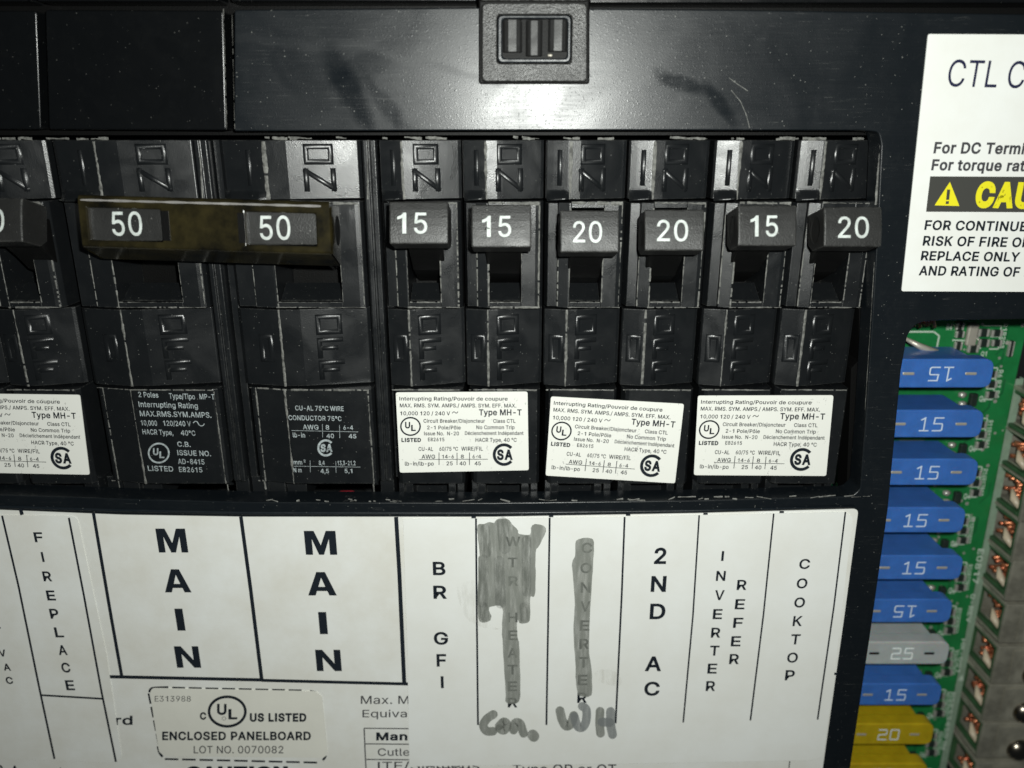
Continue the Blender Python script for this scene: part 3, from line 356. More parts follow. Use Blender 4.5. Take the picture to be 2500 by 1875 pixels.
def glyphs(s, bold=0, shear=0):
    """flat mesh of a word. bold adds a mitred stroke round each outline"""
    k = (s, bold, shear)
    if k in _tc: return _tc[k]
    V = []; Fc = []; x = 0
    for ch in s:
        cs, pts, tri, adv = glyph(ch); n = len(V)
        V += [(a[0] + x, a[1], a[2]) for a in pts]; Fc += [tuple(n + i for i in t) for t in tri]
        for c in (cs if bold else ()):
            P_ = [Vector(p) for i, p in enumerate(c) if (Vector(p) - Vector(c[i - 1])).length > 1e-5]; m = len(P_); o = []
            for i in range(m):
                a = (P_[i] - P_[i - 1]).normalized(); b = (P_[(i + 1) % m] - P_[i]).normalized()
                na = Vector((-a.y, a.x)); q = na + Vector((-b.y, b.x)); q = q.normalized() if q.length > .05 else na
                o.append(q * min(1.5, 1 / max(.3, q.dot(na))) * bold)
            for i in range(m):       # each piece of the stroke sits a hair above the one before
                k2 = (i + 1) % m; h_ = 1 + (i % 9) * .15; n = len(V)
                for p, q in ((P_[i], o[i]), (P_[k2], o[k2])): V += [(p.x + q.x + x, p.y + q.y, h_), (p.x - q.x + x, p.y - q.y, h_)]
                Fc.append((n, n + 1, n + 3, n + 2))
        x += adv + bold * 1.2
    v = np.array([(q[0] + shear * q[1], q[1], q[2] if len(q) > 2 else 0) for q in V]) if V else np.zeros((0, 3))
    _tc[k] = (v, Fc); return _tc[k]
def text_to(g, fn, s, x0, x1, base, top, bold=0, shear=0, prefix=None, m=0):
    """ink of s between x0 and x1, baseline base, capital tops at top, all in the coordinates that fn maps to the world"""
    v, f = glyphs(s, bold, shear); h = caph() + bold * 2
    pv = v if prefix is None else glyphs(prefix, bold, shear)[0]
    a, b = v[:, 0].min(), pv[:, 0].max()
    pts = [fn(x0 + (q[0] - a) / (b - a) * (x1 - x0), base + (q[1] + bold) / h * (top - base)) - Vector((0, .0012 * q[2], 0)) for q in v]
    g.add(pts, f, m)
def txt(parent, fn, s, x0, x1, base, top, mt, name='printed_text', **k):
    g = G(); text_to(g, fn, s, x0, x1, base, top, **k); FLAT.add(name)
    return obj(name, g.geo(), mt, parent)
def letter(parent, fn_px, Y, ch, cx, cy, w, h, mt, bold=.02, name='printed_letter'):
    """one upright letter on the plane y=Y, centred at a photo position"""
    px, py = fn_px(cx, cy); q0 = fn_px(cx - w / 2, cy); q1 = fn_px(cx + w / 2, cy); q2 = fn_px(cx, cy - h / 2); q3 = fn_px(cx, cy + h / 2)
    c = P(px, py, Y); W = (P(*q1, Y) - P(*q0, Y)).length; H = abs(P(*q2, Y).z - P(*q3, Y).z)
    if bold > .05 and ch in HEAVY:
        v, f = fill(HEAVY[ch]); v = np.array([(p[0], p[1], 0) for p in v], float)
    else: v, f = glyphs(ch, bold)
    a = v.min(0); b = v.max(0); s = b - a
    g = G(); g.add([(c.x + ((q[0] - a[0]) / s[0] - .5) * W, Y - .0012 * q[2], c.z + ((q[1] - a[1]) / s[1] - .5) * H) for q in v], f)
    FLAT.add(name); return obj(name, g.geo(), mt, parent)
def line_to(g, fn, x0, y0, x1, y1, w, m=0):
    d = Vector((x1 - x0, y1 - y0)); n = Vector((-d.y, d.x)).normalized() * w / 2
    g.flat([fn(x0 + n.x, y0 + n.y), fn(x1 + n.x, y1 + n.y), fn(x1 - n.x, y1 - n.y), fn(x0 - n.x, y0 - n.y)], m)
def ring_to(g, fn, cx, cy, rx, ry, t, a0=0, a1=360, n=40, m=0):
    v = []; f = []
    for i in range(n + 1):
        a = R(a0 + (a1 - a0) * i / n)
        v += [fn(cx + rx * math.cos(a), cy - ry * math.sin(a)), fn(cx + (rx - t) * math.cos(a), cy - (ry - t) * math.sin(a))]
        if i: k = 2 * i; f.append((k - 2, k, k + 1, k - 1))
    g.add(v, f, m)
def stroke_to(g, fn, pts, w, m=0, rnd=0):
    for a, b in zip(pts[:-1], pts[1:]): line_to(g, fn, *a, *b, w, m)
def blob(parent, fn, pts, mt, name='marker_stroke', jag=0):
    rd = random.Random(len(pts)); out = []
    n = len(pts)
    for i in range(n):
        a = Vector(pts[i]); b = Vector(pts[(i + 1) % n]); p0 = Vector(pts[i - 1]); p3 = Vector(pts[(i + 2) % n])
        for k in range(4):
            t = k / 4
            q = .5 * ((2 * a) + (b - p0) * t + (2 * p0 - 5 * a + 4 * b - p3) * t * t + (3 * a - p0 - 3 * b + p3) * t ** 3)
            out.append(fn(q.x + rd.uniform(-jag, jag), q.y + rd.uniform(-jag, jag)))
    FLAT.add(name); g = G(); g.flat(out); return obj(name, g.geo(), mt, parent)
def fat_stroke(parent, fn, pts, w, mt, name='marker_stroke'):
    """marker line with round ends, one outline"""
    if len(pts) > 2:
        ex = []
        for i in range(len(pts) - 1):
            p0 = Vector(pts[max(i - 1, 0)]); a = Vector(pts[i]); b = Vector(pts[i + 1]); p3 = Vector(pts[min(i + 2, len(pts) - 1)])
            for k in range(5):
                t = k / 5; q = .5 * ((2 * a) + (b - p0) * t + (2 * p0 - 5 * a + 4 * b - p3) * t * t + (3 * a - p0 - 3 * b + p3) * t ** 3); ex.append((q.x, q.y))
        pts = ex + [pts[-1]]
    L_, Rr = [], []; n = len(pts)
    for i, p in enumerate(pts):
        a = Vector(pts[max(i - 1, 0)]); b = Vector(pts[min(i + 1, n - 1)]); d = (b - a).normalized(); nn = Vector((-d.y, d.x)) * w / 2
        L_.append(Vector(p) + nn); Rr.append(Vector(p) - nn)
    d = (Vector(pts[-1]) - Vector(pts[-2])).normalized(); e = Vector(pts[-1]) + d * w / 2
    d0 = (Vector(pts[1]) - Vector(pts[0])).normalized(); s = Vector(pts[0]) - d0 * w / 2
    g = G(); v = []; f = []
    rows = [(s, s)] + list(zip(L_, Rr)) + [(e, e)]
    # build as round capped strip
    for k, (a, b) in enumerate(zip(L_, Rr)):
        v += [fn(*a), fn(*b)]
        if k: f.append((2 * k - 2, 2 * k, 2 * k + 1, 2 * k - 1))
    def cap(c, d, w0):
        base = len(v); an = math.atan2(d.y, d.x)
        for i in range(9):
            t = an - math.pi / 2 + math.pi * i / 8; v.append(fn(c[0] + math.cos(t) * w0, c[1] + math.sin(t) * w0))
        f.append(tuple(range(base, base + 9)))
    cap(pts[0], -d0, w / 2); cap(pts[-1], d, w / 2)
    g.add(v, f); FLAT.add(name); return obj(name, g.geo(), mt, parent)
def hom(src, dst):
    A = []; B = []
    for (x, y), (u, v) in zip(src, dst):
        A.append([x, y, 1, 0, 0, 0, -u * x, -u * y]); B.append(u)
        A.append([0, 0, 0, x, y, 1, -v * x, -v * y]); B.append(v)
    h = np.linalg.solve(np.array(A, float), np.array(B, float)); h = np.append(h, 1).reshape(3, 3)
    def ap(x, y): q = h @ np.array([x, y, 1.0]); return (q[0] / q[2], q[1] / q[2])
    return ap
def crop(x0, y0, s): return lambda x, y: (x0 + x * s, y0 + y * s)
ZA = crop(0, 1220, .3948); ZB = crop(650, 1220, .3949); ZC = crop(1100, 1220, .3947); ZD = crop(1600, 1220, .3949)
Z1 = crop(0, 700, .3376); Z2 = crop(540, 700, .3375); Z3 = crop(900, 700, .3376); Z7 = crop(2150, 40, .4217)
Z5 = crop(2050, 720, .3497); Z6 = crop(2000, 1300, .3465)
def on(zf, Y): return lambda x, y: P(*zf(x, y), Y)
def rounded(pts, r, n=5):
    """round the corners of an XZ polygon; r one radius or a list"""
    out = []; N = len(pts); rr = r if isinstance(r, (list, tuple)) else [r] * N
    for i in range(N):
        p = Vector(pts[i]); a = Vector(pts[i - 1]); b = Vector(pts[(i + 1) % N]); q = rr[i]
        if q <= 0: out.append(tuple(p)); continue
        d1 = (a - p); d2 = (b - p); q = min(q, d1.length * .45, d2.length * .45); d1.normalize(); d2.normalize()
        s = p + d1 * q; e = p + d2 * q
        for k in range(n + 1):
            t = k / n; out.append(tuple((1 - t) ** 2 * s + 2 * t * (1 - t) * p + t * t * e))
    return out
def pxz(pts, Y): return [(P(x, y, Y).x, P(x, y, Y).z) for x, y in pts]

# ============================================================ SETTING
g = G(); g.box(-14, 14, 3.9, 4.1, -12, 10); o = obj('enclosure_back', g.geo(), M['dark']); props(o, kind='structure')

# ============================================================ COVER
cover = thing('panel_cover', (0, .3, Zat(1875, 0)), 'black glossy plastic dead front cover framing the breakers and fuses', 'panel cover')
def slab(name, pts, y0, y1, mt, parent, bev=.1, seg=4, smooth=True):
    """plate with a rolled front edge"""
    me = bpy.data.meshes.new(name); o0 = wloc(parent) if parent else Vector((0, 0, 0))
    bm = bmesh.new(); fr = [bm.verts.new((a - o0.x, y0 - o0.y, b - o0.z)) for a, b in pts]; face = bm.faces.new(fr)
    bm.normal_update()
    if face.normal.y > 0: face.normal_flip()
    ed = list(face.edges)
    ret = bmesh.ops.extrude_face_region(bm, geom=[face]); nv = [e for e in ret['geom'] if isinstance(e, bmesh.types.BMVert)]
    for q in nv: q.co.y += (y1 - y0)
    for f_ in bm.faces: f_.smooth = False
    bmesh.ops.recalc_face_normals(bm, faces=bm.faces)
    bm.edges.ensure_lookup_table()
    fe = [e for e in bm.edges if all(abs(q.co.y - (y0 - o0.y)) < 1e-6 for q in e.verts)]
    if bev:
        r = bmesh.ops.bevel(bm, geom=fe, offset=bev, segments=seg, profile=.5, affect='EDGES', clamp_overlap=True)
        for q in r['faces']: q.smooth = True
    bm.to_mesh(me); bm.free(); me.materials.append(mt)
    o = bpy.data.objects.new(name, me); S.collection.objects.link(o)
    if parent: o.parent = parent
    return o
main_px = [(572, 24), (1170, 18), (1800, 24), (2750, 38), (2750, 776), (2300, 782), (2242, 786), (2216, 815), (2200, 905), (2168, 1245), (2125, 1550), (2076, 1875), (2040, 2120),
           (-260, 2120), (-260, 1205), (0, 1209), (300, 1218), (600, 1226), (1200, 1228), (1700, 1222), (2080, 1212), (2100, 1195), (2112, 1050), (2128, 800), (2142, 560), (2152, 352), (2145, 322), (2100, 318), (1400, 318), (572, 320)]
pts = rounded(pxz(main_px, 0), [.04, 0, 0, 0, 0, 0, .12, .12, 0, 0, 0, 0, 0, 0, 0, 0, 0, 0, 0, 0, .06, .06, 0, 0, 0, .05, .06, 0, 0, .03])
slab('cover_frame', pts, 0, .42, M['cover'], cover, .085)
# panels to the left of the seam lean back a little
def leaning(name, px, yl, yr, mt, thick=.4, bev=.08):
    q = pxz(px, 0); x0 = min(a for a, b in q); x1 = max(a for a, b in q)
    o = slab(name, rounded(q, .04), 0, thick, mt, cover, bev)
    for v in o.data.vertices:
        xw = v.co.x + cover.location.x; v.co.y += yl + (yr - yl) * (xw - x0) / (x1 - x0)
    return o
leaning('side_panel', [(95, 20), (544, 25), (551, 318), (104, 316)], .16, .015, M['cover_dark'])
leaning('side_panel', [(-260, 20), (72, 22), (84, 316), (-260, 314)], .22, .16, M['cover_dark'])
for x0, x1 in ((-260, 66), (90, 533), (565, 1164), (1440, 2750)):
    slab('upper_rail', rounded(pxz([(x0, -160), (x1, -160), (x1, 3 if x0 < 1300 else 7), (x0, 3 if x0 < 1300 else 7)], .02), .03), .02, .42, M['cover_dark'], cover, .06)
g = G(); g.box(-13, 13, .5, .7, Zat(330, .5), 8); obj('backing_plate', g.geo(), M['slot'], cover)
g = G(); g.poly(pxz([(2098, 742), (2134, 742), (2112, 1218), (2066, 1218), (2078, 900), (2096, 880)], .5), .5, .9); obj('inner_flange', g.geo(), M['slot'], cover)
# raised lip that runs along the sill above the white sheet
g = G()
ys = [(-260, 1233), (0, 1237), (300, 1246), (600, 1252), (1200, 1253), (1700, 1247), (2085, 1236)]
g.tube([P(x, y, -.01) for x, y in ys], .028, 8); obj('sill_ridge', g.geo(), M['rim'], cover, smooth=True)
# flash of torn plastic along the sill
g = G(); rd = random.Random(5)
for i in range(34):
    x = rd.uniform(640, 2080); y = 1222 + (-10 * max(0, (x - 1300) / 800)); a = P(x, y + rd.uniform(-4, 3), -.005); b = P(x + rd.uniform(10, 45), y + rd.uniform(-5, 4), -.005)
    g.scuff(a, b, .022, 0, seed=i)
obj('torn_flash', g.geo(), M['scuff'], cover)['kind'] = 'stuff'
# highlights on the stile edge and seam, painted as pale ragged strips
for a, b, w_, sd_ in ((P(2150, 345, .05), P(2139, 500, .05), .03, 3), (P(2135, 640, .02), P(2112, 1000, .02), .012, 4), (P(545, 22, .01), P(553, 316, .02), .018, 8), (P(566, 30, -.0), P(573, 314, -.0), .01, 9)):
    g = G(); g.scuff(a, b, w_, 0, seed=sd_, gap=.03); obj('edge_highlight', g.geo(), M['scuff'], cover)
# hair scratches on the top face
for pl in ([(1780, 190), (1800, 205), (1826, 222)], [(1785, 220), (1808, 248), (1822, 280), (1830, 312)]):
    g = G(); stroke_to(g, lambda x, y: P(x, y, -.003), pl, 1.6); FLAT.add('hair_scratch'); obj('hair_scratch', g.geo(), M['scuff'], cover)

# latch: grained square with a recessed catch
def frame_ring(name, outer, inner, y0, y1, mt, parent, bev=.03):
    n = 4; v = []; O = pxz(outer, y0); I = pxz(inner, y0)
    ro = rounded(O, .06, 4); ri = rounded(I, .06, 4); n = len(ro)
    v = [(a, y0, b) for a, b in ro] + [(a, y0, b) for a, b in ri] + [(a, y1, b) for a, b in ro] + [(a, y1, b) for a, b in ri]
    f = []
    for i in range(n):
        j = (i + 1) % n
        f += [(i, j, n + j, n + i), (i, 2 * n + i, 2 * n + j, j), (n + i, n + j, 3 * n + j, 3 * n + i)]
    return obj(name, (v, f), mt, parent, bevel=bev, seg=2)
latch = frame_ring('latch_frame', [(1176, 7), (1434, 7), (1434, 200), (1176, 200)], [(1214, 36), (1396, 36), (1394, 154), (1214, 154)], -.12, .3, M['latch'], cover)
g = G(); q = pxz([(1172, -150), (1437, -150), (1437, 3), (1172, 3)], -.10); g.poly(q, -.10, .3); obj('latch_tongue', g.geo(), M['latch'], latch, bevel=.03)
g = G(); q = pxz([(1168, -160), (1440, -160), (1440, 206), (1168, 206)], -.02); g.poly(rounded(q, .05), -.02, .3); obj('latch_base', g.geo(), M['slot'], latch, bevel=.03, seg=3)
frame_ring('socket_rim', [(1215, 37), (1395, 37), (1393, 153), (1215, 153)], [(1226, 45), (1386, 45), (1385, 143), (1226, 143)], -.145, .1, M['rim'], latch, .02)
def vbar(x0, x1, y0, y1, Y, mt, nm, bulge=.045):
    a = P(x0, y1, Y); b = P(x1, y0, Y); g = G(); w_ = b.x - a.x
    g.prism([(0, Y + bulge), (w_ * .12, Y + bulge * .35), (w_ * .3, Y), (w_ * .7, Y), (w_ * .88, Y + bulge * .35), (w_, Y + bulge)], a.z, b.z, Y + .07, x=a.x)
    return obj(nm, g.geo(), mt, latch, bevel=.012)
vbar(1284, 1325, 48, 137, -.115, M['latch_in'], 'centre_catch')
vbar(1227, 1275, 46, 128, -.09, M['latch_in'], 'side_catch'); vbar(1338, 1387, 46, 126, -.09, M['latch_in'], 'side_catch')
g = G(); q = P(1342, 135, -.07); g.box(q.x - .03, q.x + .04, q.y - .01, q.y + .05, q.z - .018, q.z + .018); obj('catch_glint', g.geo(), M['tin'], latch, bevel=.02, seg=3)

# ============================================================ BREAKERS
Yr = .40       # ridge of the ON / OFF faces
zON1, zON0 = Zat(342, Yr), Zat(487, Yr)
zW1, zW0 = Zat(492, .3), Zat(752, .3)
zO1, zO0 = Zat(756, Yr), Zat(943, Yr)
zB1, zB0 = Zat(951, .32), Zat(1181, .32)
zF0 = Zat(1232, .5)
PITCH = 2.54
def yprof(prof):
    def f(x, z=None):
        for (a, ya), (b, yb) in zip(prof[:-1], prof[1:]):
            if a <= x <= b: return ya + (yb - ya) * (x - a) / (b - a)
        return prof[0][1] if x < prof[0][0] else prof[-1][1]
    return f
def word_ribs(parent, X, cx, prof, rows, w, h, dx=.0):
    """rows = [(char, top z, bottom z)] moulded proud of the face"""
    yf0 = yprof(prof); yf = lambda x, z: yf0(x - X)
    for ch, z1, z0 in rows:
        x0 = X + cx - w / 2; x1 = X + cx + w / 2; g = G(); t = .082
        if ch == 'O': g.rib([(x0, z0), (x1, z0), (x1, z1), (x0, z1)], yf, t, h, True)
        elif ch == 'N': g.rib([(x0 - .02, z0), (x0 - .02, z1)], yf, t, h); g.rib([(x0 - .02, z1), (x1 + .02, z0)], yf, t * .95, h * .93); g.rib([(x1 + .02, z0), (x1 + .02, z1)], yf, t, h * .97)
        elif ch == 'F': g.rib([(x0, z0), (x0, z1), (x1, z1)], yf, t, h); g.rib([(x0 + .03, (z0 + z1) / 2), (x1 - .08, (z0 + z1) / 2)], yf, t * .9, h * .92)
        elif ch == 'I': g.rib([(x0 + w / 2, z0), (x0 + w / 2, z1)], yf, t * .9, h)
        obj('raised_letter', g.geo(), M['breaker'], parent, smooth=True)
def housing(parent, X, kind, seed, ghost=0):
    """one pole of a breaker. kind 'half' is 1.27 wide, 'full' 2.54"""
    g = G(); rd = random.Random(seed); bk = 2.2
    if kind == 'half':
        prof = [(.005, .54), (.02, .48), (.12, .455), (.34, .405), (.37, .40), (.53, .413), (.62, .435), (1.20, .595), (1.25, .62)]
        r = .37; s0, s1 = .395, .90; jr = 1.20; end = 1.245; nar = (.05, .20); cx = .72; icx = .215; lw = .30
    else:
        prof = [(.10, .58), (.17, .52), (.32, .49), (.74, .41), (.80, .40), (1.16, .41), (1.27, .43), (2.20, .60), (2.27, .68)]
        r = .82; s0, s1 = .86, 1.88; jr = 2.24; end = 2.27; nar = (.20, .48); cx = 1.62; icx = .56; lw = .36
    jx = rd.uniform(-.012, .012)
    g.prism(prof, zON0, zON1, bk, x=X)
    g.prism(prof, zO0, zO1, bk, x=X)
    # rounded shoulder where the narrow strip meets the window block
    a, b = prof[0][0] + .02, r
    nx, nz = 6, 9; v = []
    for iz in range(nz + 1):
        t = iz / nz; z = zON0 + .16 - t * (.19 if kind == 'half' else .21)
        for ix in range(nx + 1):
            u = ix / nx; x = a + (b - .01 - a) * u; edge = min(1, min(u, 1 - u) * 5)
            lift = .13 * (3 * t * t - 2 * t ** 3) if t < .93 else .09
            v.append((X + x, yprof(prof)(x) - .004 - lift * (.35 + .65 * edge), z + .03 * u * t))
    g.add(v, [(iz * (nx + 1) + ix, iz * (nx + 1) + ix + 1, (iz + 1) * (nx + 1) + ix + 1, (iz + 1) * (nx + 1) + ix) for iz in range(nz) for ix in range(nx)])
    zb_ = v[-1][2]; g.box(X + a + .01, X + b - .02, .42, bk, zb_ - .004, zb_ + .02)
    # window block
    g.prism([(prof[0][0], .60), (nar[0], .43), (nar[1], .41)], zW0, zW1 - .03, bk, x=X)
    g.prism([(nar[1] + .002, .36), (r, .31), (s0, .31)], zW0, zW1 - .02, bk, x=X)
    g.prism([(s1, .31), (jr - .08, .31), (jr, .33), (end, .42)], zW0, zW1, bk, x=X)
    g.prism([(s0 + .001, .312), (s1 - .001, .312)], zW0, Zat(738, .3), bk, x=X)
    g.prism([(s0 + .001, .312), (s1 - .001, .312)], zW1 - .10, zW1, bk, x=X)
    g.prism([(s0 + .002, 1.25), (s1 - .002, 1.25)], zW0 + .1, zW1 - .1, bk, x=X, m=2)
    # sloping tongue seen inside the slot
    zz = Zat(738, .3)
    g.add([(X + s0 + .01, .42, zz), (X + s1 - .01, .42, zz), (X + s1 - .01, .8, zz + .22), (X + s0 + .01, .8, zz + .22)], [(0, 1, 2, 3)])
    # label block and feet
    e2 = end - .02
    if kind == 'half': g.prism([(.05, .52), (.10, .37), (.16, .325), (.36, .32), (e2 - .05, .32), (e2, .40)], zB0, zB1, bk, x=X)
    else: g.prism([(.18, .56), (.21, .47), (.26, .44), (.80, .325), (.86, .32), (2.16, .32), (2.24, .36), (2.27, .46)], zB0, zB1, bk, x=X)
    if kind == 'half':
        for fa, fb, fy in ((.06, .16, .5), (.16, .30, .56), (.92, 1.05, .52), (1.08, 1.2, .47)): g.box(X + fa, X + fb, fy, bk, zF0, zB0)
        g.box(X + .30, X + .92, 1.0, bk, zF0, zB0)
    else:
        for fa, fb, fy in ((.0, .30, .62), (.34, .62, .5), (.62, .96, .6), (2.26, 2.5, .6)): g.box(X + fa, X + fb, fy, bk, zF0, zB0)
        g.box(X + .96, X + 2.26, 1.3, bk, zF0, zB0)
        g.prism([(2.29, .46), (2.32, .43), (2.38, .43), (2.39, .46), (2.42, .46), (2.43, .42), (2.50, .42), (2.52, .47)], zB0, zON1, bk, x=X); g.prism([(2.54, .60), (2.66, .60)], zB0, zON1, bk, x=X)
    # whitened ridges and ledges
    y = .392
    g.scuff((X + r + jx, y, zON1 - .02), (X + r + jx * .5, y, zON0), .036 if kind == 'half' else .045, 1, seed, gap=.04)
    g.scuff((X + r, y, zO1), (X + r, y, zO0), .026, 1, seed + 1, gap=.04)
    g.scuff((X + r + .03, .30, zW1 - .02), (X + jr - .02, .30, zW1 - .03), .034, 1, seed + 2, gap=.12)
    g.scuff((X + r, .303, zW0 + .008), (X + jr, .30, zW0 + .008), .022, 1, seed + 3)
    g.scuff((X + r + .04, .308, zW0 + .09), (X + s1 - .02, .308, zW0 + .09), .016, 1, seed + 4)
    g.scuff((X + nar[1] + .01, .35, zW1 - .2), (X + nar[1] + .01, .352, zW0 + .02), .014, 1, seed + 5)
    g.scuff((X + s0 - .005, .302, zW1 - .1), (X + s0 - .005, .302, zW0), .018, 1, seed + 6)
    g.scuff((X + s1 + .008, .302, zW1 - .1), (X + s1 + .008, .302, zW0 + .09), .014, 1, seed + 7)
    g.scuff((X + jr - .02, .318, zW1 - .02), (X + jr - .02, .318, zW0 + .02), .018, 1, seed + 8, gap=.2)
    g.scuff((X + nar[0], .325 if kind == 'half' else .45, zB1 - .01), (X + r, .318, zB1 - .005), .02, 1, seed + 9)
    g.scuff((X + r, .314, zB1 - .005), (X + end - .08, .314, zB1 - .012), .022, 1, seed + 10)
    g.scuff((X + prof[0][0] + .08, .44, zB0 - .0), (X + end - .06, .40, zB0), .018, 1, seed + 11, gap=.35)
    g.scuff((X + nar[0] + .05, .52, zB0 - .02), (X + nar[0] + .05 + rd.uniform(.0, .06), .5, zF0), .02, 1, seed + 12)
    g.scuff((X + end - .12, .50, zB0 - .02), (X + end - .1, .48, zF0), .02, 1, seed + 13)
    if kind == 'full':
        g.scuff((X + r, .312, zB1), (X + r + .01, .312, zB0), .028, 1, seed + 14, gap=.03)
        g.scuff((X + 2.19, .318, zB1), (X + 2.2, .318, zB0), .026, 1, seed + 15, gap=.06)
        g.scuff((X + 2.40, .425, zON1), (X + 2.345, .425, zON0), .016, 1, seed + 16, gap=.02)
        g.scuff((X + .31, .42, zB1), (X + .31, .42, zB0), .018, 1, seed + 17)
    # debris along the top
    for k in range(3 if kind == 'half' else 4):
        xx = X + rd.uniform(prof[0][0], end - .3); g.scuff((xx, .42, zON1 + .02 + rd.uniform(-.01, .03)), (xx + rd.uniform(.1, .4), .42, zON1 + .02), .03, 1, seed + 20 + k)
    h = obj('housing', g.geo(), [M['breaker'], M['scuff'], M['slot']], parent, bevel=.012, seg=2)
    hh = .023 if kind == 'half' else .028
    word_ribs(h, X, cx, prof, [('O', Zat(358, .4), Zat(396, .4)), ('N', Zat(418, .4), Zat(462, .4))], lw, hh)
    word_ribs(h, X, icx, prof, [('I', Zat(372, .4), Zat(448, .4))], .05, hh * .9)
    word_ribs(h, X, cx - .03, prof, [('O', Zat(776, .4), Zat(814, .4)), ('F', Zat(833, .4), Zat(872, .4)), ('F', Zat(888, .4), Zat(924, .4))], lw * .93, hh)
    word_ribs(h, X, icx - .01, prof, [('O', Zat(824, .4), Zat(880, .4))], .16, hh * .9)
    return h
TILT = R(17); TIE_TILT = R(7)
def handle(parent, px, py, pw, ph, rating, dpx, YF=-.55, depth=.62, tie=False, seed=0):
    """toggle lever pointing up towards ON; px,py centre of its face in the photo"""
    TL = TIE_TILT if tie else TILT
    c = P(px, py, YF); sx, sz = pxs(px, py, YF); W = pw * sx; H = ph * sz / math.cos(TL)
    ax = Vector((0, math.cos(TL), -math.sin(TL)))    # into the breaker
    up = Vector((0, math.sin(TL), math.cos(TL)))
    def q(x, u, d): return c + Vector((x, 0, 0)) + up * u + ax * d
    g = G(); n = 7; v = []
    outline = [(-W / 2, -H / 2 + .0), (W / 2, -H / 2), (W / 2, H / 2), (-W / 2, H / 2)]
    # slightly crowned face: a prism across x
    prof = []
    for k in range(6): t = -1 + 2 * k / 5; prof.append((t * H / 2, .018 * t * t))
    prof += [(H / 2, depth), (-H / 2 + .10, depth), (-H / 2, depth * .75)]
    m = len(prof)
    for x in (-W / 2, W / 2): v += [q(x, u, d) for u, d in prof]
    g.add(v, [tuple(range(m)), tuple(range(2 * m - 1, m - 1, -1))] + [(i, (i + 1) % m, m + (i + 1) % m, m + i) for i in range(m)])
    # stem
    sw = W * .31
    pr = [(H * .3, depth - .01), (H * .3, 2.0), (-H * 1.0, 2.0), (-H * .86, 1.25), (-H * .62, .95), (-H * .40, depth - .01)]
    v = [q(x + (.02 if not tie else 0), u, d) for x in (-sw, sw) for u, d in pr]; m = len(pr)
    g.add(v, [tuple(range(m)), tuple(range(2 * m - 1, m - 1, -1))] + [(k, (k + 1) % m, m + (k + 1) % m, m + k) for k in range(m)], 1)
    o = obj('handle', g.geo(), [M['handle'], M['stem']], parent, bevel=.022, seg=3)
    # round dimple in the left flank
    if not tie:
        g = G(); cc = q(-W / 2 - .002, 0, depth * .52); v = []; nn = 18
        for rr, xx in ((.20, 0), (.17, .006), (.16, -.012), (.0, -.012)):
            v += [cc + Vector((-.004 - xx, 0, 0)) + up * (rr * math.sin(2 * math.pi * k / nn) * 1.1) + ax * (rr * math.cos(2 * math.pi * k / nn)) for k in range(nn)]
        f = [(r_ * nn + k, r_ * nn + (k + 1) % nn, (r_ + 1) * nn + (k + 1) % nn, (r_ + 1) * nn + k) for r_ in range(3) for k in range(nn)]
        g.add(v, f); obj('side_boss', g.geo(), M['handle'], o, smooth=True)
    # printed rating
    x0, x1, hgt = dpx; g = G(); v, f = glyphs(rating, .006); a = v.min(0); b = v.max(0); s = b - a
    X0 = (x0 - px) * sx; X1 = (x1 - px) * sx; hh = hgt * sz / math.cos(TILT)
    cy = (-2 if not tie else 0) * sz
    def dd(u): return .018 * (2 * u / H) ** 2 - .004
    pts_ = []
    for p in v:
        u = ((p[1] - a[1]) / s[1] - .5) * hh + cy; pts_.append(q(X0 + (p[0] - a[0]) / s[0] * (X1 - X0), u, dd(u) - .0012 * p[2]))
    g.add(pts_, f); FLAT.add('printed_rating'); obj('printed_rating', g.geo(), M['white_ink'], o)
    return o
# printed sticker template, traced on the first sticker
SRC = [(195, 765), (1150, 757), (1158, 1328), (225, 1345)]
TPL = [("Interrupting Rating/Pouvoir de coupure", 222, 1005, 823, 796, .014), ("MAX. RMS. SYM. AMPS./ AMPS. SYM. EFF. MAX.", 225, 1068, 873, 845, .014),
       ("10,000 120 / 240 V", 228, 588, 930, 902, .014), ("Type MH-T", 797, 1107, 930, 886, .02), ("LISTED", 237, 378, 1124, 1094, .04),
       ("Circuit Breaker/Disjoncteur", 396, 840, 984, 957, .014), ("Class CTL", 900, 1062, 984, 957, .014), ("2-1 Pole/P\u00f4le", 422, 665, 1032, 1005, .014),
       ("No Common Trip", 778, 1055, 1030, 1003, .014), ("Issue No.  N-20", 400, 652, 1075, 1048, .014), ("D\u00e9clenchement Ind\u00e9pendant", 695, 1120, 1072, 1046, .014),
       ("E82615", 428, 547, 1118, 1092, .014), ("HACR Type, 40 \u00b0C", 772, 1070, 1122, 1094, .014), ("CU-AL", 360, 465, 1188, 1159, .014), ("60/75 \u00b0C", 510, 645, 1187, 1158, .014),
       ("WIRE/FIL", 668, 825, 1186, 1157, .014), ("AWG", 382, 480, 1244, 1215, .014), ("14-6", 530, 615, 1242, 1215, .014), ("8", 665, 688, 1242, 1215, .014), ("6-4", 750, 812, 1242, 1215, .014),
       ("lb-in/lb-po", 262, 470, 1294, 1265, .014), ("25", 562, 607, 1292, 1264, .014), ("40", 656, 702, 1292, 1264, .014), ("45", 765, 810, 1292, 1264, .014)]
def ul_to(g, fn, cx, cy, rx, ry, t, m=0):
    ring_to(g, fn, cx, cy, rx, ry, t, m=m)
    text_to(g, fn, 'U', cx - rx * .52, cx - rx * .03, cy + ry * .2, cy - ry * .48, bold=.03, m=m)
    text_to(g, fn, 'L', cx + rx * .06, cx + rx * .52, cy + ry * .48, cy - ry * .16, bold=.03, m=m)
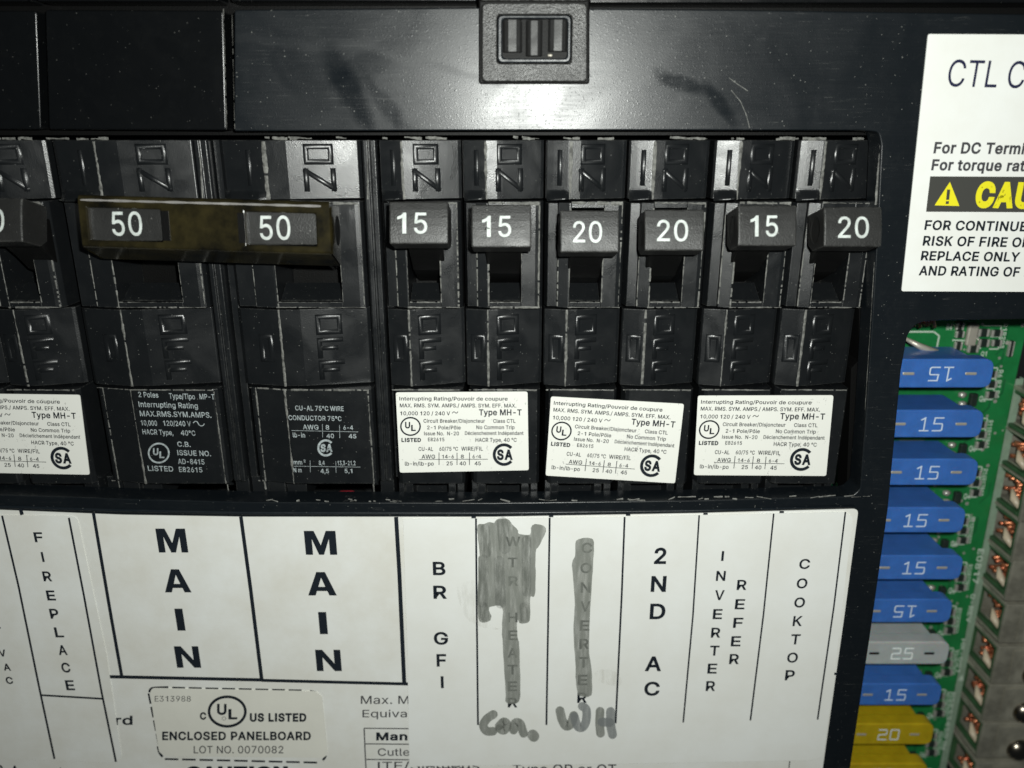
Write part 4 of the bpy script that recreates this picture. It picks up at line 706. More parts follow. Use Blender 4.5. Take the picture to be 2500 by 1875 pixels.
def csa_to(g, fn, cx, cy, r, t, m=0):
    ring_to(g, fn, cx, cy, r, r, t, 42, 318, 36, m)
    text_to(g, fn, 'S', cx - r * .62, cx - r * .02, cy + r * .48, cy - r * .46, bold=.045, m=m)
    text_to(g, fn, 'A', cx + r * .04, cx + r * .78, cy + r * .48, cy - r * .46, bold=.045, m=m)
def sticker(parent, dst, Y=.306):
    ap = hom(SRC, dst); fn = lambda x, y: P(*ap(x, y), Y - .004)
    q = rounded(pxz([dst[0], dst[1], dst[2], dst[3]], Y), .04, 4); g = G(); g.poly(q, Y, Y + .012)
    st = obj('rating_sticker', g.geo(), M['sticker'], parent)
    for s, x0, x1, b, t, bo in TPL: txt(st, fn, s, x0, x1, b, t, M['ink'], bold=bo)
    g = G(); ul_to(g, fn, 302, 1011, 75, 69, 11); FLAT.add('listing_mark'); obj('listing_mark', g.geo(), M['ink'], st)
    g = G(); csa_to(g, fn, 978, 1215, 82, 22); obj('listing_mark', g.geo(), M['ink'], st)
    g = G(); FLAT.add('printed_rule'); line_to(g, fn, 363, 1250, 862, 1248, 4)
    for x in (508, 638, 728): line_to(g, fn, x, 1200, x, 1290, 5)
    stroke_to(g, fn, [(603, 916), (612, 905), (622, 906), (630, 915), (640, 912), (644, 902)], 5); obj('printed_rule', g.geo(), M['ink'], st)
    return st
XP = P(932, 342, Yr).x                     # left side of the first full tandem breaker
XP = (P(932, 342, Yr).x + P(951, 1181, .32).x) / 2
hnd = {0: [(1022, 543, 144, 100, '15', (970, 1043, 50)), (1224, 551, 146, 101, '15', (1177, 1248, 50))],
       1: [(1440, 564, 144, 99, '20', (1399, 1470, 51)), (1647, 561, 145, 97, '20', (1604, 1680, 51))],
       2: [(1874, 550, 143, 96, '15', (1832, 1899, 50)), (2083, 553, 141, 94, '20', (2046, 2121, 51))],
       -3: [(-190, 545, 140, 98, '20', (-230, -160, 50)), (-22, 536, 150, 104, '30', (-66, 11, 56))]}
stk = {0: [(966, 958), (1288, 956), (1291, 1148), (976, 1154)], 1: [(1345, 968), (1670, 986), (1648, 1180), (1332, 1161)],
       2: [(1704, 966), (2035, 965), (2017, 1162), (1694, 1160)], -3: [(-132, 960), (195, 964), (219, 1159), (-100, 1153)]}
lab = {0: 'black twin breaker with two 15 handles, between the main breaker and the 20/20 breaker', 1: 'black twin breaker with two 20 handles and a crooked white sticker',
       2: 'rightmost black twin breaker with a 15 handle and a 20 handle', -3: 'black twin breaker cut off at the left edge, left of the amber handle tie'}
HD = {}
for k in (0, 1, 2, -3):
    X = XP + PITCH * k + (.0 if k < 2 else .03)
    t = thing('circuit_breaker', (X + 1.27, 2.2, zF0), lab[k], 'circuit breaker', 'twin circuit breakers with white stickers')
    for j in (0, 1): housing(t, X + 1.27 * j, 'half', 100 + 10 * k + 37 * j)
    for j, h in enumerate(hnd[k]): HD[k, j] = handle(t, *h, seed=k * 2 + j)
    sticker(t, stk[k])
# the print of the second 15 is chipped across its one
g = G(); hb = HD[0, 1]; c = P(1187, 558, -.575)
pr = [hb_v for hb_v in ((-.028, -.012), (.0, .02), (.045, .006), (.052, -.01), (.01, .004), (-.01, -.022))]
g.flat([(c.x + a, -.575 + (b * -.3), c.z + b) for a, b in pr]); FLAT.add('print_chip'); obj('print_chip', g.geo(), M['chip'], hb)
# ---- main two pole breaker
XM = XP - 2 * PITCH
mb = thing('circuit_breaker', (XM + PITCH, 2.2, zF0), 'black two pole main breaker, its two 50 handles joined by an amber tie', 'circuit breaker')
hs = [housing(mb, XM + PITCH * j, 'full', 300 + 50 * j) for j in (0, 1)]
# handles of the main breaker show through the windows of the tie
def px_local_text(parent, rows, zf, Y, mt):
    for s, x0, x1, base, top, sl, bo in rows:
        a = P(*zf(x0, base), Y); b = P(*zf(x1, base + sl), Y); H = abs(P(*zf(x0, top), Y).z - a.z)
        v, f = glyphs(s, bo); mn = v[:, 0].min(); mx = v[:, 0].max(); g = G()
        d = b - a
        g.add([a + d * ((q[0] - mn) / (mx - mn)) + Vector((0, -.0012 * q[2], q[1] / caph() * H)) for q in v], f)
        FLAT.add('printed_text'); obj('printed_text', g.geo(), mt, parent)
Yp = .314
px_local_text(hs[0], [("2 Poles", 1003, 1147, 797, 760, 5, .012), ("Type/Tipo", 1225, 1412, 808, 770, 6, .012), ("MP-T", 1445, 1553, 812, 775, 3, .012), ("Interrupting Rating", 1005, 1433, 868, 830, 12, .012),
    ("MAX.RMS.SYM.AMPS.", 1014, 1530, 935, 897, 12, .012), ("10,000", 1022, 1138, 1001, 965, 4, .012), ("120/240 V", 1183, 1382, 1004, 968, 5, .012), ("HACR Type,", 1033, 1255, 1066, 1030, 7, .012),
    ("40\u00b0C", 1310, 1415, 1074, 1038, 3, .012), ("C.B.", 1285, 1380, 1155, 1120, 3, .012), ("ISSUE NO.", 1285, 1527, 1217, 1181, 8, .012), ("AD-8415", 1290, 1480, 1280, 1244, 5, .012),
    ("LISTED", 1072, 1255, 1330, 1294, 6, .012), ("E82615", 1297, 1465, 1338, 1303, 4, .012)], Z1, Yp, M['small_white_ink'])
g = G(); ul_to(g, on(Z1, Yp), 1148, 1203, 79, 75, 12); stroke_to(g, on(Z1, Yp), [(1397, 985), (1410, 973), (1425, 975), (1440, 1000), (1455, 1008), (1470, 1003), (1478, 990)], 6)
obj('listing_mark', g.geo(), M['small_white_ink'], hs[0])
px_local_text(hs[1], [("CU-AL 75\u00b0C WIRE", 537, 887, 893, 860, 6, .014), ("CONDUCTOR 75\u00b0C", 488, 872, 963, 930, 8, .014), ("AWG", 592, 705, 1031, 998, 2, .014), ("8", 757, 782, 1033, 1002, 0, .014),
    ("6-4", 885, 955, 1034, 1004, 0, .014), ("lb-in", 520, 608, 1088, 1055, 2, .014), ("40", 763, 817, 1094, 1064, 0, .014), ("45", 923, 978, 1096, 1066, 0, .014), ("mm", 525, 587, 1284, 1253, 1, .014), ("2", 597, 611, 1270, 1251, 0, .014),
    ("8,4", 708, 750, 1289, 1259, 0, .014), ("13,3-21,2", 843, 972, 1291, 1260, 0, .014), ("N m", 525, 583, 1341, 1311, 0, .014), ("4,5", 720, 780, 1348, 1318, 0, .014), ("5,1", 895, 950, 1347, 1317, 0, .014)], Z2, Yp, M['small_white_ink'])
g = G(); f2 = on(Z2, Yp); csa_to(g, f2, 757, 1166, 62, 15); obj('listing_mark', g.geo(), M['small_white_ink'], hs[1])
g = G()
for a in ((510, 1040, 992, 1050), (732, 995, 734, 1090), (856, 1000, 858, 1095), (525, 1298, 1007, 1305), (643, 1256, 645, 1342), (829, 1262, 831, 1346)): line_to(g, f2, *a, 3)
obj('printed_rule', g.geo(), M['small_white_ink'], hs[1])
# handles and tie
for (cx_, cy_, w_, h_, dp) in ((303, 546, 190, 84, (273, 347, 57)), (690, 556, 184, 84, (634, 709, 57))):
    handle(mb, cx_, cy_, w_, h_, '50', dp, YF=-.52, depth=.6, tie=True)
def tie_bar():
    Y = -.60
    ax = Vector((0, math.cos(TIE_TILT), -math.sin(TIE_TILT))); up = Vector((0, math.sin(TIE_TILT), math.cos(TIE_TILT)))
    # face outline in photo coordinates with two windows -> strips of quads
    xs = [(196, None), (216, 0), (394, 0), (600, 1), (772, 1), (806, None)]
    def q(x, t, d=0):    # t: 0 bottom .. 1 top of face
        yt = 492 + (x - 196) * .027; yb = 598 + (x - 196) * .030
        a = P(x, yt, Y); b = P(x, yb, Y); H = (a.z - b.z) / math.cos(TIE_TILT); c = Vector((b.x * .5 + a.x * .5, Y, (a.z + b.z) / 2))
        return c + up * (t - .5) * H + ax * d
    t0, t1 = .13, .87
    g = G()
    X_ = [196, 216, 394, 600, 772, 806]
    for i in range(5):
        a, b = X_[i], X_[i + 1]
        win = i in (1, 3)
        rows = [(0, t0), (t1, 1)] if win else [(0, t0), (t0, t1), (t1, 1)]
        for r0, r1 in rows:
            v = [q(a, r0), q(b, r0), q(b, r1), q(a, r1)]
            g.add(v, [(0, 1, 2, 3)])
        if win:     # inner walls of the window
            D = .14
            for s in ([(a, t0), (b, t0)], [(b, t0), (b, t1)], [(b, t1), (a, t1)], [(a, t1), (a, t0)]):
                g.add([q(*s[0]), q(*s[1]), q(*s[1], D), q(*s[0], D)], [(0, 1, 2, 3)])
    # skirt: rolled top, long lower flank, ends
    for r_, (d1, o1) in ((1, (.10, .05)), (0, (.62, .0))):
        for i in range(5):
            a, b = X_[i], X_[i + 1]; s = 1 if r_ else -1
            if r_:
                for (u0, e0), (u1, e1) in zip([(1, 0), (1.06, .004), (1.11, .016)], [(1.06, .004), (1.11, .016), (1.15, .05)]):
                    g.add([q(a, u0, e0), q(b, u0, e0), q(b, u1, e1), q(a, u1, e1)], [(0, 1, 2, 3)])
                g.add([q(a, 1.15, .05), q(b, 1.15, .05), q(b, 1.16, .55), q(a, 1.16, .55)], [(0, 1, 2, 3)]); continue
            v = [q(a, r_), q(b, r_), q(b, r_ + s * .05, .04), q(a, r_ + s * .05, .04), q(b, r_ + s * (.06 if r_ else .34), .55), q(a, r_ + s * (.06 if r_ else .34), .55)]
            g.add(v, [(0, 1, 2, 3), (3, 2, 4, 5)])
    for x, sgn in ((196, -1), (806, 1)):
        dx = sgn * 4
        v = [q(x, -.0), q(x, 1), q(x + dx, 1.05, .04), q(x + dx, -.05, .04), q(x + dx, 1.06, .55), q(x + dx, -.34, .55)]
        g.add(v, [(0, 1, 2, 3), (3, 2, 4, 5)])
    o = obj('handle_tie', g.geo(), M['tie'], mb)
    bm = bmesh.new(); bm.from_mesh(o.data); bmesh.ops.remove_doubles(bm, verts=bm.verts, dist=.001); bmesh.ops.recalc_face_normals(bm, faces=bm.faces); bm.to_mesh(o.data); bm.free()
    b = o.modifiers.new('bevel', 'BEVEL'); b.width = .045; b.segments = 3; b.limit_method = 'ANGLE'; b.angle_limit = R(30)
    g = G()  # highlight along the worn top edge, painted as a pale strip
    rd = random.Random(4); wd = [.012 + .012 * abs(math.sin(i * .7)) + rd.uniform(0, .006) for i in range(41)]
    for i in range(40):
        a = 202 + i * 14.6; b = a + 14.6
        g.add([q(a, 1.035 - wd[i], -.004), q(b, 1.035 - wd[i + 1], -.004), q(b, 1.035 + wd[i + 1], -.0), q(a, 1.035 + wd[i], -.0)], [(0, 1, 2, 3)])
    obj('worn_edge_highlight', g.geo(), M['tie_highlight'], o)
    # notches beside the windows
    for x0, x1 in ((396, 414), (582, 598)):
        g = G(); v = [q(x, t, d) for d in (-.012, .02) for x, t in ((x0, .16), (x1, .16), (x1, .84), (x0, .84))]
        g.add(v, [(0, 1, 2, 3), (0, 4, 5, 1), (1, 5, 6, 2), (2, 6, 7, 3), (3, 7, 4, 0)]); obj('window_lip', g.geo(), M['slot'], o)
    # pin hole in the right end
    g = G(); c = q(814, .5, .22); v = []
    for rr, dx in ((.17, .0), (.12, .012)):
        v += [c + Vector((.012 - dx * .2, 0, 0)) + up * rr * 1.3 * math.sin(2 * math.pi * k / 16) + ax * rr * math.cos(2 * math.pi * k / 16) for k in range(16)]
    g.add(v, [(k, (k + 1) % 16, 16 + (k + 1) % 16, 16 + k) for k in range(16)] + [tuple(range(16, 32))]); obj('pin_hole', g.geo(), M['slot'], o)
tie_bar()
# red wire down in the pocket under the main breaker
g = G(); g.tube([P(805, 1220, .95), P(836, 1205, .86), P(858, 1205, .86), P(890, 1220, .95)], .06, 12); o = obj('red_wire', g.geo(), M['wirered'], smooth=True)
props(o, 'short glimpse of red wire in the dark pocket under the right main pole', 'wire')

# ============================================================ WHITE SHEETS
YS = -.012
def sheet(name, px, r, Y, th, mt, label, cat):
    g = G(); g.poly(rounded(pxz(px, Y), r, 6), Y, Y + th); o = obj(name, g.geo(), mt); return props(o, label, cat)
base = sheet('directory_sheet', [(-250, 1240), (0, 1245), (300, 1257), (600, 1262), (1200, 1262), (1700, 1253), (2096, 1242), (2062, 1500), (2008, 1880), (1985, 2060), (-250, 2060)], [0, 0, 0, 0, 0, 0, .1, 0, 0, 0, 0], YS, .012, M['white'],
             'large white circuit directory sheet printed MAIN under the breakers', 'label')
Yi = YS - .003
FLAT.add('printed_rule')
def rule(parent, pts, w, Y, mt, name='printed_rule'):
    g = G(); stroke_to(g, lambda x, y: P(x, y, Y), pts, w); return obj(name, g.geo(), mt, parent)
rule(base, [(50, 1243), (54, 1257)], 9, Yi, M['ink'])
rule(base, [(228, 1252), (248, 1370), (272, 1510), (297, 1650)], 8, Yi, M['ink'])
rule(base, [(588, 1261), (612, 1440), (639, 1660)], 9, Yi, M['ink'])
rule(base, [(967, 1262), (975, 1400), (987, 1672)], 10, Yi, M['ink'])
rule(base, [(262, 1652), (640, 1660)], 8, Yi - .001, M['ink']); rule(base, [(639.5, 1661), (1000, 1670)], 7.5, Yi - .001, M['ink'])
for x, y in ((1156, 1263), (1345, 1260), (1533, 1257), (1722, 1254.5), (1908, 1250)):
    rule(base, [(x - 5, y), (x + 6, y)], 5, Yi, M['ink'])
rule(base, [(2036, 1645), (2045, 1645)], 6, Yi, M['ink'])
for ch, x, y, w_, h_ in (('M', 1063, 253, 183, 148), ('A', 1092, 502, 165, 143), ('I', 1113, 742, 50, 136), ('N', 1160, 973, 150, 133)): letter(base, ZA, Yi, ch, x, y, w_, h_, M['ink'], .06)
for ch, x, y, w_, h_ in (('M', 336, 267, 195, 148), ('A', 342, 520, 178, 145), ('I', 351, 763, 50, 137), ('N', 385, 994, 155, 132)): letter(base, ZB, Yi, ch, x, y, w_, h_, M['ink'], .06)
txt(base, on(ZA, Yi), 'rd', 712, 820, 1392, 1335, M['ink'], bold=.02)
txt(base, on(ZB, Yi), 'Max. Main', 585, 883, 1262, 1212, M['ink_grey'], bold=.005, prefix='Max. M')
txt(base, on(ZB, Yi), 'Equivalent', 595, 870, 1345, 1299, M['ink_grey'], bold=.005, prefix='Equiva')
txt(base, on(ZB, Yi), 'Manuf', 680, 873, 1488, 1438, M['ink'], bold=.03, prefix='Man')
txt(base, on(ZB, Yi), 'Cutler', 690, 886, 1583, 1537, M['ink_grey'], bold=.005, prefix='Cutle')
txt(base, on(ZB, Yi), 'ITE/Siemens', 690, 885, 1668, 1620, M['ink_grey'], bold=.005, prefix='ITE/')
txt(base, lambda x, y: P(x, y, Yi), 'Siemens', 1040, 1150, 1889, 1868, M['ink_grey'], bold=.01)
txt(base, lambda x, y: P(x, y, Yi), 'Type QP or QT', 1252, 1505, 1889, 1866, M['ink_grey'], bold=.01)
txt(base, on(ZA, Yi), 'CAUTION', 1150, 1780, 1720, 1648, M['ink'], bold=.05)
txt(base, lambda x, y: P(x, y, Yi), 'O', -10, 8, 1892, 1868, M['ink'], bold=.02); txt(base, lambda x, y: P(x, y, Yi), 'A', 27, 45, 1893, 1869, M['ink'], bold=.03)
txt(base, lambda x, y: P(x, y, Yi), 'l', 147, 150, 1897, 1873, M['ink'], bold=.02)
rule(base, [(1928, 1858), (1924, 1900)], 2.5, Yi, M['ink_grey'])
rule(base, [(889, 1778), (892, 1850), (895, 1900)], 3, Yi, M['ink_grey'])
for y in (1778, 1816, 1854): rule(base, [(889 + (y - 1778) * .07, y), (1002, y + 1)], 2.6, Yi - .001, M['ink_grey'])
# FIREPLACE sticker
YS2 = -.024
fp = sheet('circuit_label', [(-240, 1250), (8, 1258), (160, 1259), (188, 1262), (260, 1600), (297, 1850), (270, 1862), (0, 1852), (-240, 1846)], [0, 0, 0, .12, 0, .1, .05, 0, 0], YS2, .009, M['white'],
           'white sticker lettered FIREPLACE at the left edge of the directory sheet', 'label')
Yj = YS2 - .003
rule(fp, [(5, 1259), (45, 1430), (96, 1680), (133, 1853)], 5, Yj, M['ink'])
rule(fp, [(168, 1264), (205, 1455), (248, 1690), (283, 1860)], 5, Yj, M['ink'])
rule(fp, [(98, 1697), (250, 1706)], 4.5, Yj - .001, M['ink'])
for ch, (x, y) in zip('FIREPLACE', ((238, 232), (264, 354), (292, 474), (315, 592), (335, 705), (365, 820), (387, 930), (407, 1038), (433, 1147))):
    letter(fp, ZA, Yj, ch, x, y, 14 if ch == 'I' else 54, 62, M['ink'], .022)
for ch, x, y in (('V', 14, 948), ('A', 43, 1035), ('C', 58, 1117)): letter(fp, ZA, Yj, ch, x, y, 44, 44, M['ink'], .025)
letter(fp, ZA, Yj, '-', -8, 792, 26, 8, M['ink'], .02)
# UL listing sticker
ls = sheet('listing_label', [(372, 1680), (770, 1688), (786, 1700), (800, 1842), (790, 1850), (402, 1846), (388, 1836), (366, 1690)], [.05] * 8, YS2, .009, M['listing'],
           'cream ENCLOSED PANELBOARD listing sticker inside a dashed border', 'label')
FLAT.add('printed_dash')
def dashes(a, b, n, w, skip=()):
    for i in range(n):
        if i in skip: continue
        t0 = (i + .08) / n; t1 = (i + .86) / n
        rule(base, [(a[0] + (b[0] - a[0]) * t0, a[1] + (b[1] - a[1]) * t0), (a[0] + (b[0] - a[0]) * t1, a[1] + (b[1] - a[1]) * t1)], w, Yi, M['ink'], 'printed_dash')
rule(base, [(364, 1690), (368, 1681), (378, 1679), (411, 1678)], 5.5, Yi, M['ink'], 'printed_dash'); dashes((417, 1679), (742, 1686), 8, 5)
dashes((362, 1690), (388, 1822), 4, 4.5); rule(base, [(385, 1822), (389, 1838), (397, 1848)], 5.5, Yi, M['ink'], 'printed_dash')
dashes((399, 1853), (780, 1862), 9, 4.5); dashes((779, 1698), (791, 1828), 4, 5)
rule(base, [(757, 1687), (770, 1690), (775, 1695)], 5, Yi, M['ink'], 'printed_dash'); rule(base, [(794, 1832), (795, 1848), (788, 1856)], 5.5, Yi, M['ink'], 'printed_dash')
fj = lambda x, y: P(x, y, Yj)
txt(ls, on(ZA, Yj), 'E313988', 957, 1180, 1248, 1214, M['ink_grey']); txt(ls, on(ZA, Yj), 'C', 1236, 1276, 1360, 1314, M['ink'], bold=.035)
g = G(); ul_to(g, on(ZA, Yj), 1405, 1310, 121, 100, 17); ring_to(g, on(ZA, Yj), 1385, 1353, 13, 12, 2.5, n=16); obj('listing_mark', g.geo(), M['ink'], ls)
txt(ls, fj, 'US LISTED', 610, 748, 1762, 1741, M['ink'], bold=.04); txt(ls, fj, 'ENCLOSED PANELBOARD', 396, 759, 1807, 1786, M['ink'], bold=.03)
txt(ls, fj, 'LOT NO. 0070082', 473, 692, 1839, 1821, M['ink_grey'], bold=.005)
# right-hand circuit sticker
YS3 = -.030
cs = sheet('circuit_label', [(984, 1267), (1200, 1266), (1530, 1262), (2062, 1250), (2082, 1262), (2030, 1700), (2010, 1845), (1985, 1856), (1500, 1865), (999, 1871), (995, 1600)], [0, 0, 0, 0, .15, 0, .08, .1, 0, 0, 0], YS3, .015, M['white2'],
           'wide white sticker lettered BR GFI to COOKTOP with grey marker scribbles', 'label')
Yk = YS3 - .003
for a in ([(1162, 1266), (1164, 1500), (1167, 1770)], [(1342, 1264), (1338, 1530), (1334, 1770)], [(1525, 1262), (1518, 1450), (1503, 1766)], [(1707, 1258), (1692, 1500), (1668, 1764)], [(1889, 1254), (1864, 1500), (1832, 1759)], [(2064, 1250), (2036, 1480), (1996, 1757)]):
    rule(cs, a, 4.6 if a[0][0] < 1600 else 4.0, Yk, M['ink'])
for ch, x, y, w_, h_ in (('B', 1069, 425, 78, 83), ('R', 1075, 572, 84, 82), ('G', 1080, 857, 88, 80), ('F', 1083, 993, 60, 78), ('I', 1088, 1128, 18, 74)): letter(cs, ZB, Yk, ch, x, y, w_, h_, M['ink'], .022)
for ch, x, y in zip('WTRHEATER', (386, 384, 388, 384, 384, 383, 383, 383, 384), (258, 388, 503, 728, 838, 947, 1051, 1154, 1255)): letter(cs, ZC, Yk, ch, x, y, {'W': 92}.get(ch, 60), 60, M['ink'], .018)
for ch, x, y in zip('CONVERTER', (843, 838, 835, 833, 830, 827, 823, 817, 814), (298, 422, 543, 660, 778, 892, 1005, 1115, 1225)): letter(cs, ZC, Yk, ch, x, y, {'C': 68, 'O': 70}.get(ch, 60), 64, M['ink'], .018)
for ch, x, y, w_, h_ in (('2', 1298, 347, 75, 102), ('N', 1287, 521, 94, 99), ('D', 1281, 691, 96, 97), ('A', 1254, 1015, 102, 92), ('C', 1246, 1169, 95, 88)): letter(cs, ZC, Yk, ch, x, y, w_, h_, M['ink'], .022)
for ch, x, y in zip('INVERTER', (416, 405, 397, 385, 374, 366, 352, 342), (348, 471, 590, 707, 822, 933, 1044, 1152)): letter(cs, ZD, Yk, ch, x, y, 15 if ch == 'I' else 58, 62, M['ink'], .018)
for ch, x, y in zip('REFER', (535, 523, 512, 498, 488), (527, 646, 761, 875, 985)): letter(cs, ZD, Yk, ch, x, y, 60, 63, M['ink'], .018)
for ch, x, y in zip('COOKTOP', (923, 907, 892, 880, 867, 848, 832), (397, 517, 635, 750, 863, 976, 1085)): letter(cs, ZD, Yk, ch, x, y, 66 if ch in 'CO' else 58, 63, M['ink'], .018)
fm = on(ZC, Yk - .003)
blob(cs, fm, [(168, 158), (205, 150), (240, 138), (270, 142), (290, 120), (355, 120), (380, 150), (415, 185), (425, 210), (490, 215), (500, 165), (530, 150), (580, 165), (590, 195), (570, 240), (545, 290), (526, 325), (526, 440), (525, 560), (515, 600), (492, 605),
    (492, 720), (480, 760), (430, 765), (412, 745), (412, 830), (425, 900), (428, 1000), (432, 1150), (420, 1250), (345, 1255), (340, 1180), (325, 950), (318, 800), (320, 668), (247, 662), (240, 690), (252, 720), (240, 750), (180, 752), (168, 640), (170, 500), (172, 360), (180, 340), (168, 220)], M['marker'], jag=1.5)
fm2 = on(ZC, Yk - .005)
for p_, w_ in (([(215, 180), (220, 330)], 62), ([(320, 140), (335, 300)], 70), ([(205, 370), (200, 640)], 60), ([(300, 380), (310, 640)], 66), ([(470, 250), (470, 570)], 58), ([(205, 660), (210, 725)], 52), ([(452, 660), (455, 735)], 50)): fat_stroke(cs, fm2, p_, w_, M['streak'])
blob(cs, fm, [(835, 235), (880, 245), (887, 290), (882, 400), (872, 560), (858, 800), (858, 950), (872, 1050), (875, 1190), (860, 1215), (835, 1220), (790, 1205), (775, 1120), (772, 1000), (760, 820), (768, 650), (757, 480), (752, 390), (772, 340), (772, 270), (790, 245)], M['marker'], jag=1.2)
fm3 = on(ZC, Yk - .004)
fat_stroke(cs, fm3, [(265, 1328), (225, 1355), (203, 1395), (222, 1430), (262, 1432)], 54, M['marker'])
fat_stroke(cs, fm3, [(300, 1400), (330, 1372), (352, 1395), (330, 1428), (302, 1415)], 52, M['marker'])
fat_stroke(cs, fm3, [(390, 1425), (400, 1380), (430, 1385), (446, 1430), (452, 1445)], 54, M['marker'])
fat_stroke(cs, fm3, [(508, 1455), (515, 1464)], 68, M['marker'])
fat_stroke(cs, fm3, [(677, 1305), (690, 1360), (715, 1400), (745, 1385), (762, 1335)], 56, M['marker'])
fat_stroke(cs, on(ZC, Yk - .006), [(765, 1340), (785, 1400), (815, 1408), (838, 1370), (840, 1300), (815, 1278)], 54, M['marker2'])
fat_stroke(cs, fm3, [(925, 1308), (922, 1380), (928, 1445)], 54, M['marker'])
fat_stroke(cs, on(ZC, Yk - .006), [(990, 1310), (990, 1390), (1002, 1452)], 56, M['marker2'])
fat_stroke(cs, on(ZC, Yk - .008), [(935, 1375), (985, 1378)], 54, M['marker2'])
blob(cs, on(ZC, Yk - .001), [(40, 540), (120, 500), (158, 520), (160, 640), (240, 770), (310, 800), (240, 800), (150, 770), (90, 720), (50, 620)], M['smear'], 'dirt_smear')
blob(cs, on(ZC, Yk - .001), [(890, 1070), (960, 1050), (1030, 1070), (1060, 1140), (1010, 1150), (930, 1130)], M['smear'], 'dirt_smear')
# CTL / CAUTION label
TR_, BR_ = P(2700, 0, 0).x, 0
tl = P(2266, 83, YS); bl = P(2201, 711, YS)
g = G(); q = [(tl.x, tl.z), (tl.x + 4.2, tl.z - .02), (bl.x + 4.2, bl.z - .02), (bl.x, bl.z)]; g.poly(rounded(q, .03), YS, YS + .012)
cl = obj('caution_label', g.geo(), M['white2']); props(cl, 'white label with CTL heading and yellow caution lettering on a dark band', 'label')
def trow(s, prefix, x0, x1, base_, top, mt, bold=.02, shear=0, sl=0):
    a = P(*Z7(x0, base_), Yi); b = P(*Z7(x1, base_ + sl), Yi); H = abs(P(*Z7(x0, top), Yi).z - a.z); v, f = glyphs(s, bold, shear); pv = glyphs(prefix, bold, shear)[0]
    mn = v[:, 0].min(); mx = pv[:, 0].max(); d = b - a; g = G()
    g.add([a + d * ((q[0] - mn) / (mx - mn)) + Vector((0, -.0012 * q[2], q[1] / caph() * H)) for q in v], f); obj('printed_text', g.geo(), mt, cl)
trow('CTL CLASS', 'CTL', 381, 668, 405, 250, M['navy'], .0, sl=7)
trow('For DC Terminals', 'For DC', 305, 575, 790, 730, M['ink_grey'], .03, sl=3)
trow('For torque ratings', 'For torque', 292, 697, 888, 830, M['ink_grey'], .03, sl=5)
trow('FOR CONTINUED', 'FOR CONTINU', 252, 793, 1234, 1182, M['ink'], .025, sl=8)
trow('RISK OF FIRE OR', 'RISK OF FIRE', 242, 728, 1325, 1273, M['ink'], .025, sl=8)
trow('REPLACE ONLY WITH', 'REPLACE ONLY', 231, 800, 1410, 1360, M['ink'], .025, sl=8)
trow('AND RATING OF FUSE', 'AND RATING OF', 219, 800, 1497, 1446, M['ink'], .025, sl=8)
a = P(*Z7(287, 926), Yi); b = P(*Z7(263, 1131), Yi); g = G(); g.flat([(a.x, Yi, a.z), (a.x + 4, Yi, a.z - .02), (b.x + 4, Yi, b.z - .02), (b.x, Yi, b.z)]); FLAT.add('warning_band'); obj('warning_band', g.geo(), M['band_ink'], cl)
g = G(); f7 = on(Z7, Yi - .003); g.flat([f7(401, 958), f7(456, 1098), f7(312, 1094)]); FLAT.add('warning_triangle'); wt = obj('warning_triangle', g.geo(), M['yellow_ink'], cl)
g = G(); f8 = on(Z7, Yi - .006); g.flat([f8(385, 1002), f8(403, 1003), f8(397, 1062), f8(379, 1062)]); g.flat([f8(378, 1070), f8(396, 1070), f8(394, 1086), f8(376, 1086)]); FLAT.add('exclamation_mark'); obj('exclamation_mark', g.geo(), M['band_ink'], wt)
Yi -= .003
trow('CAUTION', 'CA', 540, 765, 1096, 968, M['yellow_ink'], .05, sl=4)
Yi += .003

# ============================================================ CIRCUIT BOARD, FUSES, LUGS
YB = 3.0
board = thing('circuit_board', P(2300, 1875, YB + .1), 'green circuit board with tiny resistors behind the row of blade fuses', 'circuit board')
ed = [P(2524, 800, YB), P(2500, 925, YB), P(2310, 1875, YB), P(2250, 2150, YB)]
g = G(); x0 = P(1960, 900, YB).x
g.poly([(x0, P(0, 560, YB).z)] + [(P(2560, 560, YB).x, P(0, 560, YB).z)] + [(p.x - .17, p.z) for p in ed[1:]] + [(x0, ed[-1].z)], YB, YB + .16)
obj('board_panel', g.geo(), M['pcb'], board)
g = G(); v = []
for p in ed[1:]: v += [(p.x - .165, YB - .004, p.z), (p.x + .02, YB + .03, p.z), (p.x + .02, YB + .16, p.z)]
g.add(v, [(3 * i + k, 3 * i + k + 1, 3 * i + k + 4, 3 * i + k + 3) for i in range(2) for k in range(2)]); obj('board_margin', g.geo(), M['fibre'], board)
fz = [(912, 2425, 15, 'blue', 1), (1035, 2400, 15, 'blue', 0), (1153, 2387, 15, 'blue', 0), (1270, 2356, 15, 'blue', 0), (1386, 2350, 15, 'blue', 0), (1492, 2324, 15, 'blue', 1), (1595, 2317, 25, 'clear', 0), (1696, 2298, 15, 'blue', 0), (1793, 2279, 20, 'yellow', 0), (1889, 2263, 20, 'yellow', 0)]
YF = 1.5
SEG = {'1': [[(.15, .85), (.5, 1), (.5, 0)], [(.1, 0), (.9, 0)]], '5': [[(.92, 1), (.12, 1), (.08, .55), (.85, .55), (.92, .45), (.92, .08), (.8, 0), (.05, 0)]], '2': [[(.05, 1), (.85, 1), (.92, .9), (.92, .6), (.85, .52), (.12, .5), (.05, .4), (.05, 0), (.95, 0)]], '0': [[(.1, 0), (.9, 0), (.95, .1), (.95, .9), (.9, 1), (.1, 1), (.05, .9), (.05, .1), (.1, 0)]]}
